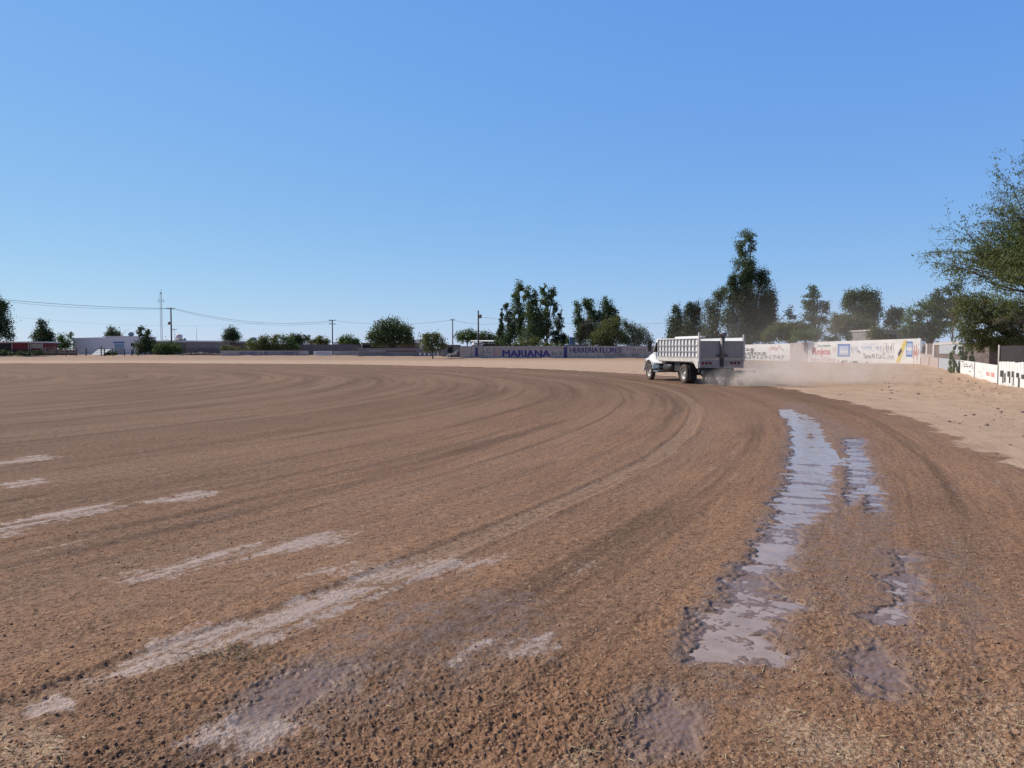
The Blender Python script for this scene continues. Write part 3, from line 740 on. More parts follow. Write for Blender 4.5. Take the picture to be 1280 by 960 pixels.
# behind and right of the truck
tree('broadleaf_tree', 'dark tree with a pointed left top just above the truck bed', 139, [(847,390,6,9),(845,402,9,12),(852,412,12,11),(841,416,8,8)], LP, .28, 1.15, 848, .22)
tree('broadleaf_tree', 'dark double-topped tree behind the middle of the truck bed', 136, [(861,387,5,9),(870,386,6,9),(866,398,11,12),(868,412,15,11)], LP, .28, 1.2, 866, .22)
tree('eucalyptus_tree', 'grey-leaved rounded eucalyptus left of the tallest tree', 132, [(888,384,8,9),(899,372,8,11),(893,398,12,13),(904,364,5,7),(888,414,12,10)], LY, .25, .95, 893, .25, bark='bark_pale')
tree('poplar_tree', 'very tall narrow open-topped tree, the tallest in the photo', 130, [(931,300,9,13),(939,303,6,12),(926,312,7,14),(930,330,12,13),(923,346,6,10),(934,348,9,14),(933,372,11,20),(934,400,12,20)], LD, .25, .72, 933, .32, bark='bark_pale', gap=.7)
tree('poplar_tree', 'broad very dark poplar in front of the tallest tree', 126, [(938,337,7,15),(931,348,8,13),(916,350,6,10),(917,370,9,18),(932,375,14,20),(952,350,9,15),(958,372,11,20),(966,381,5,12),(945,398,20,20),(914,400,11,18),(962,402,9,16),(938,415,24,10)], LP, .25, 1.25, 938, .4)
tree('broadleaf_tree', 'sparse grey-green tree with open top right of the very dark poplar', 124, [(986,394,7,9),(979,404,8,8),(993,401,6,9),(986,412,13,8),(971,410,6,6)], LY, .25, .62, 986, .16, gap=.7)
tree('poplar_tree', 'slim mottled poplar with a pointed top beyond the white painted wall', 120, [(1016,364,6,9),(1010,378,7,11),(1022,378,7,11),(1032,384,5,9),(1015,396,12,13),(1030,398,7,12),(1014,408,14,8)], LD, .25, .95, 1018, .25, gap=.6)
tree('broadleaf_tree', 'rounded bushy grey-green crown above the middle of the white painted wall', 118, [(1064,373,9,10),(1078,370,12,11),(1092,374,9,11),(1080,387,20,10),(1059,380,7,7),(1094,390,8,9),(1084,402,16,9)], LD, .25, 1.15, 1078, .3)
tree('broadleaf_tree', 'small dark rounded tree above the grey flat roof', 124, [(1120,390,8,7),(1112,396,8,9),(1126,395,6,8),(1116,405,11,7)], LP, .27, 1.1, 1117, .2)
tree('mesquite_tree', 'green spreading mesquite behind the red lettering on the white wall', 111, [(1046,399,9,8),(1060,403,14,10),(1078,407,12,9),(1050,412,18,9),(1076,417,16,7),(1090,411,8,8)], LO, .22, 1.2, 1062, .2, droop=.2)
tree('mesquite_tree', 'low olive mesquite left of the slim mottled poplar', 119, [(974,412,12,8),(992,410,12,8),(1008,412,10,7),(985,421,22,6),(1012,421,14,5),(960,418,8,8)], LO, .22, 1.15, 990, .18, droop=.2)
tree('leafy_shrub', 'dark bush hugging the back of the wall right of the truck', 124, [(948,422,12,7),(962,424,10,6),(936,424,8,6)], LD, .24, 1.2, 950, .1, cat='shrub', limbs=False)
tree('leafy_shrub', 'dark bushes filling the gap behind the truck bed', 134, [(850,424,14,7),(872,424,14,7),(896,424,14,8),(918,422,12,8),(832,428,7,4)], LP, .25, 1.2, 880, .1, cat='shrub', limbs=False)
tree('leafy_shrub', 'olive bush covering the left corner of the flat-roofed house', 101, [(1094,417,10,8),(1104,421,9,5)], LO, .22, 1.1, 1096, .08, cat='shrub', limbs=False)
tree('leafy_shrub', 'low bushes along the wall between the mesquite and the flat roof', 109, [(1000,420,14,7),(1020,418,12,7),(1100,418,12,7),(1086,421,10,6),(1070,423,14,5),(1040,424,14,4),(1136,418,9,6)], LG, .22, 1.1, 1080, .1, cat='shrub', limbs=False)
tree('mesquite_tree', 'bright green mesquite left of the big overhanging tree', 98, [(1142,396,12,12),(1156,388,12,12),(1172,384,14,14),(1150,410,18,12),(1176,406,16,14),(1136,414,12,9),(1190,396,14,14),(1160,420,18,8)], LG, .22, 1.1, 1162, .18, droop=.3, gap=.5)
tree('mesquite_tree', 'pale feathery mesquite top against the sky beside the big overhanging tree', 78, [(1172,368,8,7),(1185,364,9,8),(1198,360,10,8),(1186,376,16,10),(1206,374,12,10),(1166,377,6,6)], LY, .17, .6, 1190, .09, droop=.5, gap=.5)
tree('mesquite_tree', 'dense weeping olive tree standing behind the low white wall', 47, [(1206,384,14,16),(1224,378,16,18),(1216,404,22,18),(1240,392,18,20),(1258,386,18,20),(1238,414,24,16),(1262,412,18,18),(1280,396,20,26),(1228,430,16,10),(1300,410,20,30),(1205,420,11,10),(1234,430,18,12),(1262,428,20,15),(1290,428,20,18),(1216,428,10,10)], LO, .13, .8, 1300, .2, droop=.8, asp=.35, gap=.45)

# big overhanging mesquite: real branching, leaves set along the twigs
def big_mesquite():
    bx, by = 26.6, 34.0; g = gz(bx, by) - .1
    root = empty('mesquite_tree', (bx, by, g), 'big feathery mesquite overhanging the right edge, its dark branches showing against the sky', 'tree')
    rnd = random.Random(11)
    bm = MB(); tw = []
    def grow(p, d, L, r, lev):
        pts = [p.copy()]; rad = [r]
        n = 4
        for i in range(n):
            d = (d + Vector((rnd.gauss(0, .13), rnd.gauss(0, .13), rnd.gauss(.02, .11) - (.06 if lev >= 4 else 0)))).normalized()
            p = p + d*L/n; pts.append(p.copy()); rad.append(r*(1-.42*(i+1)/n))
        bm.tube(pts, rad, 7 if lev < 2 else (5 if lev < 4 else 3), lev < 1)
        if lev >= 3:
            tw.append((pts, lev))
        if lev == 5: return
        kids = {0: 0, 1: 4, 2: 4, 3: 4, 4: 3}[lev]
        for k in range(kids):
            f = rnd.uniform(.35, 1.0); q = pts[min(n, int(f*n)+0)]
            ax = Vector((rnd.gauss(0, 1), rnd.gauss(0, 1), rnd.gauss(0, .8))).normalized()
            nd = (d + ax*rnd.uniform(.5, .95)).normalized(); nd.z = max(nd.z, -.22 + .35*rnd.random()); nd.normalize()
            grow(q, nd, L*rnd.uniform(.58, .82), rad[min(n, int(f*n))]*.68, lev+1)
    # trunk
    t0 = Vector((bx, by, g)); fork = Vector((bx-.5, by-.4, g+2.9))
    bm.tube([t0, Vector((bx-.1, by, g+1.4)), fork], [.34, .27, .24], 10)
    dirs = [(-.95, -.15, .42), (-.85, .25, .75), (-.55, -.35, 1.05), (-.9, -.45, .40), (-.25, .1, 1.1), (.5, -.2, .9), (.9, .3, .5), (-.2, -.9, .7), (.1, .9, .6), (-.75, .0, .95), (-.7, -.2, 1.5), (-.5, .2, 1.6), (-.78, .1, 1.3), (-.45, -.1, 1.2), (-.62, -.1, 1.25), (-.8, .1, 1.1), (-.88, -.2, .62)]
    for d in dirs:
        grow(fork.copy(), Vector(d).normalized(), 4.0 if d[0] < -.4 else 3.4, .115, 1)
    bm.build('trunk', M['bark'], root, world=True)
    P = []; T = []
    for pts, lev in tw:
        m = 18 if lev == 5 else (16 if lev == 4 else 5)
        a = np.array([tuple(v) for v in pts]); t = RNG.random(m)*(len(a)-1); i = np.minimum(t.astype(int), len(a)-2); f = (t-i)[:, None]
        q = a[i]*(1-f)+a[i+1]*f
        q = q + RNG.normal(size=q.shape)*.085; q[:, 2] -= np.abs(RNG.normal(size=m))*.10
        P.append(q); T.append(np.clip(RNG.random()*.7+.3*RNG.random(m), 0, 1))
    P = np.vstack(P); T = np.concatenate(T); kk = P[:, 2] > 2.9 + RNG.random(len(P))*.9; P = P[kk]; T = T[kk]
    leaf_cloud('crown', P, T, .16, .042, LM, root, (bx, by, g), droop=.8)
    print('mesquite leaves', len(P), 'x', P[:, 0].min(), P[:, 0].max(), 'z', P[:, 2].min(), P[:, 2].max())
big_mesquite()

# prickly pear
def prickly_pear():
    x, y = W(1207, 440, 54.5).x, 54.5; g = gz(x, y)
    root = empty('prickly_pear', (x, y, g), 'prickly pear cactus with grey-green pads rising over the low white wall', 'cactus')
    iv, jf = ico(); V = []; Fs = []
    rnd = random.Random(3)
    stem = MB()
    def pad(c, size, az, tilt):
        nonlocal V, Fs
        R = Matrix.Rotation(az, 3, 'Z') @ Matrix.Rotation(tilt, 3, 'Y')
        n = 14; b = len(V)
        prof = [(-.5, .10), (-.4, .26), (-.15, .40), (.15, .46), (.38, .34), (.5, .05)]
        for h, r in prof:
            for k in range(n):
                a = 2*PI*k/n; V.append(Vector(c) + R @ Vector((math.cos(a)*r*size, math.sin(a)*.09*size*(r/.4), (h+.5)*size)))
        for i in range(len(prof)-1):
            for k in range(n): Fs.append([b+i*n+k, b+i*n+(k+1) % n, b+(i+1)*n+(k+1) % n, b+(i+1)*n+k])
        return Vector(c) + R @ Vector((0, 0, size))
    for s in range(9):
        p = Vector((x + rnd.uniform(-.8, .8), y + rnd.uniform(-.4, .4), g)); size = .5
        for lv in range(5):
            p2 = pad(p, size, rnd.uniform(-.7, .7), rnd.uniform(-.5, .5))
            if rnd.random() < .6: pad(p.lerp(p2, .8), size*.75, rnd.uniform(-.7, .7), rnd.choice((-1, 1))*rnd.uniform(.6, 1.1))
            p = p2; size *= .88
            if rnd.random() < .12: break
    bm = MB(); bm.v = V; bm.f = Fs; bm.sm = [True]*len(Fs); bm.build('cactus_pads', M['pad'], root, world=True)
prickly_pear()

# ------------------------------------------------------------------ walls and lettering
class WallRun:
    """a straight wall between two ground points; (t,z) coordinates along its face towards the camera"""
    def __init__(s, name, label, p0, p1, zt0, zt1, mat, thick=.18, cat='wall', group=None, zb=None, body='panel', bodyname=True, cap=None):
        s.p0 = Vector((p0[0], p0[1], 0)); s.p1 = Vector((p1[0], p1[1], 0)); s.d = (s.p1-s.p0); s.L = s.d.length; s.d.normalize()
        s.n = Vector((s.d.y, -s.d.x, 0))
        if s.n.dot(-(s.p0)) < 0: s.n = -s.n
        g = min(gz(*p0), gz(*p1), gz(*((s.p0+s.p1)/2)[:2])) - .12 if zb is None else zb
        s.g = g; s.zt0, s.zt1 = zt0, zt1
        s.root = empty(name, (s.p0.x, s.p0.y, g), label, cat, group)
        bm = MB(); s.slab(bm, 0, s.L, g, None, 0, -thick); s.body = bm.build(body, mat, s.root, world=True)
        if cap is not None:
            bm = MB(); s.slab(bm, -.05, s.L+.05, None, 'cap', .04, -thick-.04); bm.build('cap', cap, s.root, world=True)
    def top(s, t): return s.zt0 + (s.zt1-s.zt0)*t/s.L
    def pt(s, t, z, o=0): q = s.p0 + s.d*t + s.n*o; return Vector((q.x, q.y, z))
    def slab(s, bm, t0, t1, z0, z1, o0, o1):
        if z1 is None: za, zb_ = s.top(t0), s.top(t1); z0a = z0b = z0
        elif z1 == 'cap': z0a, z0b = s.top(t0)+.003, s.top(t1)+.003; za, zb_ = z0a+.08, z0b+.08
        else: za = zb_ = z1; z0a = z0b = z0
        b = len(bm.v)
        bm.v += [s.pt(t0, z0a, o0), s.pt(t1, z0b, o0), s.pt(t1, z0b, o1), s.pt(t0, z0a, o1), s.pt(t0, za, o0), s.pt(t1, zb_, o0), s.pt(t1, zb_, o1), s.pt(t0, za, o1)]
        for q in ((0,1,5,4),(1,2,6,5),(2,3,7,6),(3,0,4,7),(4,5,6,7),(3,2,1,0)): bm.f.append([b+i for i in q]); bm.sm.append(False)
    def hit(s, px, py):
        u = (px-640)/F; v = (480-py)/F
        dr = Vector((u, cP+v*sP, -sP+v*cP)); o = Vector((0, 0, H))
        den = dr.dot(s.n); t = (s.p0-o).dot(s.n)/den; q = o+dr*t
        return (q - s.p0).dot(s.d), q.z
    def rect(s, name, px0, px1, py0, py1, mat, parent=None, pr=.012, dark=None, z=None, slant=0):
        t0, za = s.hit(px0, py0); t1, zb_ = s.hit(px1, py1)
        if z: za, zb_ = z
        bm = MB()
        if slant:
            b = len(bm.v); sl = slant*PXM(s.p0.y)*1.1
            bm.v += [s.pt(t0, zb_, .002), s.pt(t1-sl*0, zb_, .002), s.pt(t1+sl, za, .002), s.pt(t0+sl, za, .002), s.pt(t0, zb_, pr), s.pt(t1, zb_, pr), s.pt(t1+sl, za, pr), s.pt(t0+sl, za, pr)]
            for q in ((0,1,2,3),(4,5,6,7),(0,1,5,4),(1,2,6,5),(2,3,7,6),(3,0,4,7)): bm.f.append([b+i for i in q]); bm.sm.append(False)
        else: s.slab(bm, t0, t1, min(za, zb_), max(za, zb_), pr, .001)
        o = bm.build(name, mat, parent or s.root, world=False) if False else bm.build(name, mat, s.root, world=True)
        return o
    def text(s, txt, px0, px1, py0, py1, mat, name='lettering', bold=.0, pr=.02, shear=0, spacing=1.0):
        """lettering filling the box seen in the photograph, painted on the face"""
        t0, _ = s.hit(px0, (py0+py1)/2); t1, _ = s.hit(px1, (py0+py1)/2); pm = (px0+px1)/2
        _, za = s.hit(pm, py0); _, zb_ = s.hit(pm, py1)
        _, zl = s.hit(px0, py1); _, zr = s.hit(px1, py1)
        cu = bpy.data.curves.new(name, 'FONT'); cu.body = txt; cu.offset = bold; cu.extrude = 0; cu.shear = shear; cu.space_character = spacing; cu.resolution_u = 3
        to = bpy.data.objects.new('tmp_text', cu); COL.objects.link(to)
        dg = bpy.context.evaluated_depsgraph_get(); me = bpy.data.meshes.new_from_object(to.evaluated_get(dg)); bpy.data.objects.remove(to)
        n = len(me.vertices)
        if not n: return
        co = np.empty(n*3, np.float32); me.vertices.foreach_get('co', co); co = co.reshape(-1, 3)
        x0, x1 = co[:, 0].min(), co[:, 0].max(); y0, y1 = co[:, 1].min(), co[:, 1].max()
        a = (co[:, 0]-x0)/(x1-x0); b = (co[:, 1]-y0)/(y1-y0)
        if t1 < t0: t0, t1 = t0, t1
        out = []
        for ai, bi in zip(a, b):
            q = s.pt(t0 + (t1-t0)*float(ai), zb_ + (za-zb_)*float(bi), pr) - Vector(s.root.location); out += [q.x, q.y, q.z]
        me.vertices.foreach_set('co', np.array(out, np.float32)); me.update()
        me.materials.clear()
        return link(name, me, mat, s.root)
    def scribble(s, px0, px1, py0, py1, mat, n=10, wpx=.8, name='worn_lettering', seed=1):
        """letter-like strokes where the paint can no longer be read"""
        rnd = random.Random(seed); bm = MB()
        for i in range(n):
            cx = px0 + (i+.5)*(px1-px0)/n; hw = (px1-px0)/n*.36; hh = (py1-py0)/2
            for _ in range(rnd.choice((2, 3))):
                a = (cx+rnd.uniform(-1, 1)*hw, (py0+py1)/2+rnd.uniform(-1, -.1)*hh); c = (cx+rnd.uniform(-1, 1)*hw, (py0+py1)/2+rnd.uniform(.1, 1)*hh)
                if rnd.random() < .4: a, c = (cx-hw, (py0+py1)/2+rnd.choice((-1, 0, 1))*hh), None
                if c is None: c = (cx+hw, a[1])
                (ta, za), (tb, zb_) = s.hit(*a), s.hit(*c)
                v = Vector((tb-ta, zb_-za)); l = max(v.length, 1e-6); q = Vector((-v.y, v.x))/l*wpx*PXM(s.p0.y)*.5
                bm.quad(s.pt(ta-q.x, za-q.y, .015), s.pt(tb-q.x, zb_-q.y, .015), s.pt(tb+q.x, zb_+q.y, .015), s.pt(ta+q.x, za+q.y, .015))
        return bm.build(name, mat, s.root, world=True)

def px_x(px, Y): return (px-640)/F*Y
# grey lettered wall (left of the truck and on behind it)
YM = 133.0
wm = WallRun('painted_wall', 'long faded grey wall with violet and navy hand-painted lettering, left of the truck', (px_x(575, YM), YM), (px_x(836, 131), 131), 2.36, 2.36, M['wall_grey'])
wm.rect('blue_pillar', 594, 597.5, 434.5, 445.5, M['blue'], pr=.05)
wm.rect('blue_pillar', 705, 709, 434, 447, M['blue'], pr=.05)
wm.rect('brick_panel', 615, 627, 433.9, 445.5, M['wall_tan'], pr=.006)
wm.rect('brick_band', 640, 704, 433.6, 436, M['wall_tan'], pr=.007)
wm.text('MARIANA', 628, 687, 437.6, 446, M['purple'], bold=0)
wm.text('MARIANA', 629, 688, 437.8, 446.1, M['purple'], bold=0, pr=.024)
wm.text('HERRERIA FLORES', 712, 775.6, 434.4, 440.8, M['navy'], bold=0)
wm.text('HERRERIA FLORES', 712.6, 776.2, 434.5, 440.9, M['navy'], bold=0, pr=.024)
wm.text('TEL. (449)475-73-46', 754, 799, 441.8, 446, M['greytxt'], bold=.008)
wm.scribble(599, 613, 436.5, 444, M['greytxt'], 6, .6, seed=4)
wm.scribble(618, 627, 437, 444, M['pinktxt'], 4, .8, seed=5)
wm.scribble(690, 702, 439, 445, M['greytxt'], 5, .6, seed=6)
wm.scribble(783, 806, 435, 438, M['greytxt'], 8, .5, seed=7)
def joints(w, n, mat):
    for i in range(1, n):
        bm = MB(); t = w.L*i/n; w.slab(bm, t-.03, t+.03, w.g+.2, w.top(t)-.02, .008, .001); bm.build('joint', mat, w.root, world=True)
joints(wm, 18, M['greytxt'])

# white advertising wall (right)
def pp(px, Y): return (px_x(px, Y), Y)
A = pp(836, 134.5); B = pp(987, 112.0); Bc = pp(1010, 108.0); E = pp(1150, 93.0)
w1 = WallRun('white_sign_wall', 'white wall with black phone-number lettering just right of the truck', A, B, 2.30, 2.62, M['wall_white'], group=None, body='panel')
w1.text('Tacos', 906, 943, 434, 438.8, M['blacktxt'], bold=.02)
w1.text('Asados', 909, 958, 438.6, 443.4, M['blacktxt'], bold=.02)
w1.text('6391297662  6391291747', 880, 981, 443.9, 448.4, M['blacktxt'], bold=.012)
w1.scribble(961, 977, 432.5, 438, M['pinktxt'], 7, .9, seed=8); w1.scribble(977, 980, 436, 438.6, M['blacktxt'], 2, .6, seed=9)
w2 = WallRun('bare_wall', 'short rough pinkish-grey unpainted wall between the two white painted walls', B, Bc, 2.72, 2.78, M['wall_rough'])
w3 = WallRun('white_sign_wall', 'white wall with red lettering, blue square sign and yellow stripe ending at the low fence', Bc, E, 2.78, 3.10, M['wall_white'])
w3.text('Rojos', 1015.5, 1038, 435, 445.8, M['redtxt'], bold=.03)
w3.scribble(1022, 1030, 431.5, 434.5, M['greentxt'], 4, .7, seed=12)
w3.rect('green_swoosh', 1029, 1037.5, 431.6, 433.0, M['greentxt'], slant=1)
w3.scribble(1012, 1044, 447, 451.8, M['pinktxt'], 15, .8, seed=14); w3.scribble(1040, 1045, 433, 441, M['pinktxt'], 3, .5, seed=15)
w3.rect('blue_sign', 1047, 1062.5, 430, 446, M['bluetxt'])
w3.rect('sign_field', 1049.5, 1060.5, 432.5, 443.5, M['skytxt'], pr=.018)
w3.text('bm', 1050.5, 1060.2, 436.5, 442, M['wall_white'], bold=.03, pr=.026)
w3.scribble(1050, 1060, 432.8, 435, M['wall_white'], 4, .6, seed=16)
w3.scribble(1064, 1072, 432, 441, M['skytxt'], 4, .7, seed=17); w3.scribble(1072, 1076, 437, 441.5, M['blacktxt'], 2, .7, seed=18)
w3.scribble(1076, 1102, 430, 438.5, M['skytxt'], 9, .8, seed=19); w3.scribble(1103, 1118, 429.5, 441, M['greytxt'], 7, .35, seed=20)
w3.text('Tacos N 2 La C.', 1079, 1107, 442, 448, M['blacktxt'], bold=.0)
w3.scribble(1109, 1117, 444, 449, M['greytxt'], 4, .4, seed=22)
w3.rect('yellow_stripe', 1120.5, 1124.5, 425.6, 453, M['yellow'], slant=8)
bm = MB(); c = w3.hit(1125, 440.5); k = PXM(95); bm.quad(w3.pt(c[0]-3.0*k, c[1]-1.5*k, .02), w3.pt(c[0]-1.6*k, c[1]-6*k, .02), w3.pt(c[0]+3*k, c[1]+1.5*k, .02), w3.pt(c[0]+1.6*k, c[1]+6*k, .02)); bm.build('black_diamond', M['blacktxt'], w3.root, world=True)
w3.rect('blue_sign', 1133, 1140.5, 426.8, 446, M['bluetxt']); w3.rect('sign_field', 1134, 1139.8, 429, 443.5, M['skytxt'], pr=.018); w3.rect('sign_band', 1133.6, 1140, 434.4, 438, M['wall_white'], pr=.024)
w3.scribble(1141.5, 1149, 430, 452, M['pinktxt'], 4, 1.0, seed=24)
# low grass strip at the wall foot
x0, y0 = pp(1050, 99)
tree('leafy_shrub', 'thin line of low weeds at the foot of the white wall below the blue sign', 99.5, [(1055,452,8,.9),(1070,452.4,9,.8),(1090,452.6,10,.7)], LO, .13, .6, 1070, .02, cat='weeds', limbs=False, sink=.1)

# ------------------------------------------------------------------ low fence wall on the right
def low_panel(px0, Y0, px1, Y1, top0, top1, mat, name, label, th=.10, gap=.0, group='low concrete panels along the right side'):
    return WallRun(name, label, pp(px0, Y0), pp(px1, Y1), top0, top1, mat, th, 'wall panel', group, body='slab')
LP_ = [(1150.8,88,1160.8,80,M['wall_tan'],'tan low concrete panel touching the end of the white painted wall'),
       (1161.6,79.3,1172.4,70.6,M['wall_tan'],'second tan low panel from the white painted wall'),
       (1173.2,70,1189.2,60.2,M['wall_bluegrey'],'pale blue-grey low panel between the tan panels and the next grey one'),
       (1190.0,59.8,1199.6,54.4,M['wall_bluegrey'],'narrow blue-grey low panel left of the graffiti one'),
       (1200.4,54,1217.6,46.6,M['wall_white'],'white low panel with black and green graffiti strokes'),
       (1218.8,46,1246.8,37.4,M['wall_white'],'white low panel with two faded reddish squares beside the tall white fence')]
lw = []
for i, (a, ya, b, yb, mt, lb) in enumerate(LP_):
    lw.append(low_panel(a, ya, b, yb, 1.0 if i else 1.05, 1.0 if i < 5 else .98, mt, 'concrete_panel', lb))
lw[4].scribble(1201.5, 1217, 452, 464, M['greytxt'], 5, .9, seed=31); lw[4].scribble(1203, 1209, 452, 458, M['greentxt'], 3, .8, seed=32)
lw[5].rect('faded_square', 1233, 1236.8, 464.5, 470, M['pinktxt']); lw[5].rect('faded_square', 1239, 1243, 465.5, 471.5, M['pinktxt'])
lw[5].scribble(1221, 1231, 460, 470, M['greytxt'], 4, .4, seed=33)
# tall white board fence at the right edge
YF0, YF1 = 35.5, 22.0
wf = WallRun('white_board_fence', 'white board fence with broken black marks at the right edge of the photo', pp(1249.5, YF0), (19.4, 22.0), 1.14, 1.18, M['white_dirty'], .06, 'fence', body='board_panel')
rb = random.Random(5)
for i in range(46):
    t = i*.30
    if t > wf.L-.3: break
    bm = MB(); wf.slab(bm, t+.012, t+.285, wf.g+.1 + (.08 if i % 3 else 0), wf.top(t)+.05+rb.uniform(-.02, .02), .035, .004); bm.build('board', M['wall_white'], wf.root, world=True)
for i, (a, b, c, d) in enumerate([(1251.5,1254,463,471),(1254.4,1255.2,463,479),(1256.6,1258,466,478),(1260.5,1264,464,471),(1262.6,1264,471,479),(1265.8,1268.4,464,471.5),(1267.3,1268.2,471,482),(1271.5,1275.2,466,472),(1274,1275.6,472,486),(1278,1283,468,474)]):
    wf.rect('black_mark', a, b, c, d, M['blacktxt'], pr=.045)
# dark netting behind it
wn_ = WallRun('shade_net_fence', 'black shade netting stretched between pale posts behind the white board fence', pp(1249.5, 37.5), (22.6, 24.0), 1.93, 1.98, M['net'], .02, 'fence', body='net')
for t in (0, 4.5, 9.0, 13.2):
    q = wn_.pt(t, 0, .04); MB().tube([(q.x, q.y, wn_.g), (q.x, q.y, 1.98)], .045, 8).build('post', M['post_pale'], wn_.root, world=True)
MB().tube([wn_.pt(2.5, 2.02, .05), wn_.pt(wn_.L, 2.06, .05)], .035, 6).build('top_rail', M['post_pale'], wn_.root, world=True)

# sheds behind the low panels
def shed_right():
    Y = 74
    w = WallRun('long_shed', 'long dark brown shed with pale door posts and a grey panel behind the low panels', pp(1152, 90), pp(1236, 52), 2.45, 2.2, M['brown_roof'], 2.5, 'shed', body='wall')
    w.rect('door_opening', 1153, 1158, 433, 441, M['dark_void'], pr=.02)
    for px in (1159.2, 1168):
        w.rect('post', px-.8, px+.8, 430, 449, M['post_pale'], pr=.10)
    w.rect('sill_wall', 1151.5, 1167, 442.5, 449, M['wall_tan'], pr=.12)
    w.rect('grey_panel', 1175, 1203, 431.5, 443, M['wall_bluegrey'], pr=.06)
    w.rect('lintel', 1168, 1202, 428.6, 430, M['post_pale'], pr=.08)
shed_right()
bm = MB(); q = W(1184, 447, 62); MB().tube([(q.x, 61.5, 0), (q.x, 61.5, 1.32)], .06, 8).build('white_post', M['cap'], origin=(q.x, 61.5, 0))
tag(COL.objects[-1], 'short white post standing just behind the blue-grey low panel', 'post')

# ------------------------------------------------------------------ buildings
def building(name, label, px0, px1, Y, ztop, depth, mat, cap=None, cat='building', zl=None, capth=.22, over=.12, body='wall', group=None, shift=0):
    x0, x1 = px_x(px0, Y), px_x(px1, Y); xm = (x0+x1)/2; g = gz(xm, Y) - .2
    root = empty(name, (xm, Y, g), label, cat, group)
    zl_ = ztop if zl is None else zl
    bm = MB(); bm.prism([(x0, g), (x1, g), (x1, ztop), (x0, zl_)], 'y', Y, Y+depth); bm.build(body, mat, root, world=True)
    if cap is not None:
        bm = MB(); bm.prism([(x0-over, zl_+.003), (x1+over, ztop+.003), (x1+over, ztop+capth), (x0-over, zl_+capth)], 'y', Y-over, Y+depth+over); bm.build('roof', cap, root, world=True)
    return root
def brect(root, name, px0, px1, py0, py1, Y, mat, pr=.03, th=.05, parent=None):
    a = W(px0, py0, Y-pr); b = W(px1, py1, Y-pr); bm = MB().b2(a.x, b.x, Y-pr, Y-pr+th-.004 if pr < th else Y-pr+th, b.z, a.z)
    o = bm.build(name, mat, root, world=True); return o
zt = lambda py, Y: W(640, py, Y).z
# lilac-white building
Yb = 182
b = building('flat_roof_building', 'lilac-white flat-roofed building with a pale blue sign at the far left', 92, 174, Yb, zt(420.5, Yb), 9, M['lilac'], None, zl=zt(422.5, Yb))
brect(b, 'parapet', 128, 174.5, 420, 421, Yb, M['cap'], .08, .3)
brect(b, 'sign_board', 141.5, 155.5, 427.2, 429, Yb, M['bluetxt'], .10, .08); 
brect(b, 'shop_window', 143, 155, 430, 434.5, Yb, M['cyan'], .06, .04)
brect(b, 'shutter_door', 143, 155, 434.8, 444, Yb, M['wall_bluegrey'], .05, .04)
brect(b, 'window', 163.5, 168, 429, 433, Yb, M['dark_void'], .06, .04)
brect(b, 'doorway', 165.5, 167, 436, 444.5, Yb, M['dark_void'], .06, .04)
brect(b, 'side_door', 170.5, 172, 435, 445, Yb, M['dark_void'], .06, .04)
sd = W(164, 418, Yb+3); bm = MB(); bm.lathe((sd.x, Yb+3, sd.z), (.3, -.8, .5), [(-.25, .02), (-.18, .35), (-.02, .60), (.05, .66)], 18); bm.tube([(sd.x, Yb+3, sd.z-.1), (sd.x, Yb+3.2, zt(421, Yb))], .05, 6)
bm.build('satellite_dish', M['bluegrey'], origin=(sd.x, Yb+3, zt(421, Yb))); tag(COL.objects[-1], 'small grey satellite dish on the roof of the lilac-white building', 'dish')
ant = W(155, 405, Yb+4); bm = MB(); bm.tube([(ant.x-1.3, Yb+4, zt(421, Yb)-.3), (ant.x+1.2, Yb+4, zt(410, Yb))], .05, 5); bm.tube([(ant.x-1.0, Yb+4, zt(421, Yb)), (ant.x+.3, Yb+4, zt(412, Yb))], .04, 5)
bm.build('leaning_mast', M['pole_steel'], origin=(ant.x, Yb+4, zt(421, Yb)-.3)); tag(COL.objects[-1], 'thin leaning pole on the roof right of the dark crown', 'pole')
# red stand
Yr = 160
b = building('red_stand', 'dark red roadside stand with a thin pale flat roof at the left edge', -14, 54, Yr, zt(428.6, Yr), 5, M['red'], M['cap'], capth=.28, over=.5, cat='stand')
brect(b, 'grey_panel', 37, 52.5, 429.3, 435.5, Yr, M['wall_grey'], .08)
for px in (15, 35.5, 38, 53): brect(b, 'post', px-.5, px+.5, 428.5, 441, Yr, M['post_pale'], .25, .1)
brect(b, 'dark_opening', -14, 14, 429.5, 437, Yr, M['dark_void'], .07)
brect(b, 'dark_base', -14, 52, 438, 444.5, Yr, M['dark_void'], .6, .5)  # dark box along the foot of the stand
q = W(16.5, 419, Yr+3); bm = MB().tube([(q.x, Yr+3, 3), (q.x, Yr+3, q.z)], .06, 6); bm.box((q.x+.15, Yr+3, q.z), (.5, .3, .18)); bm.build('street_lamp', M['steel'], origin=(q.x, Yr+3, 3)); tag(COL.objects[-1], 'short lamp on a pole above the red stand roof', 'lamp')
# dark shrubs under the stand / left end
tree('leafy_shrub', 'dark low hedge in front of the red stand at the left edge', 154, [(2,442,16,4),(28,442.5,15,3),(48,442,8,3.5)], LP, .3, 1.2, 25, .05, cat='hedge', limbs=False)
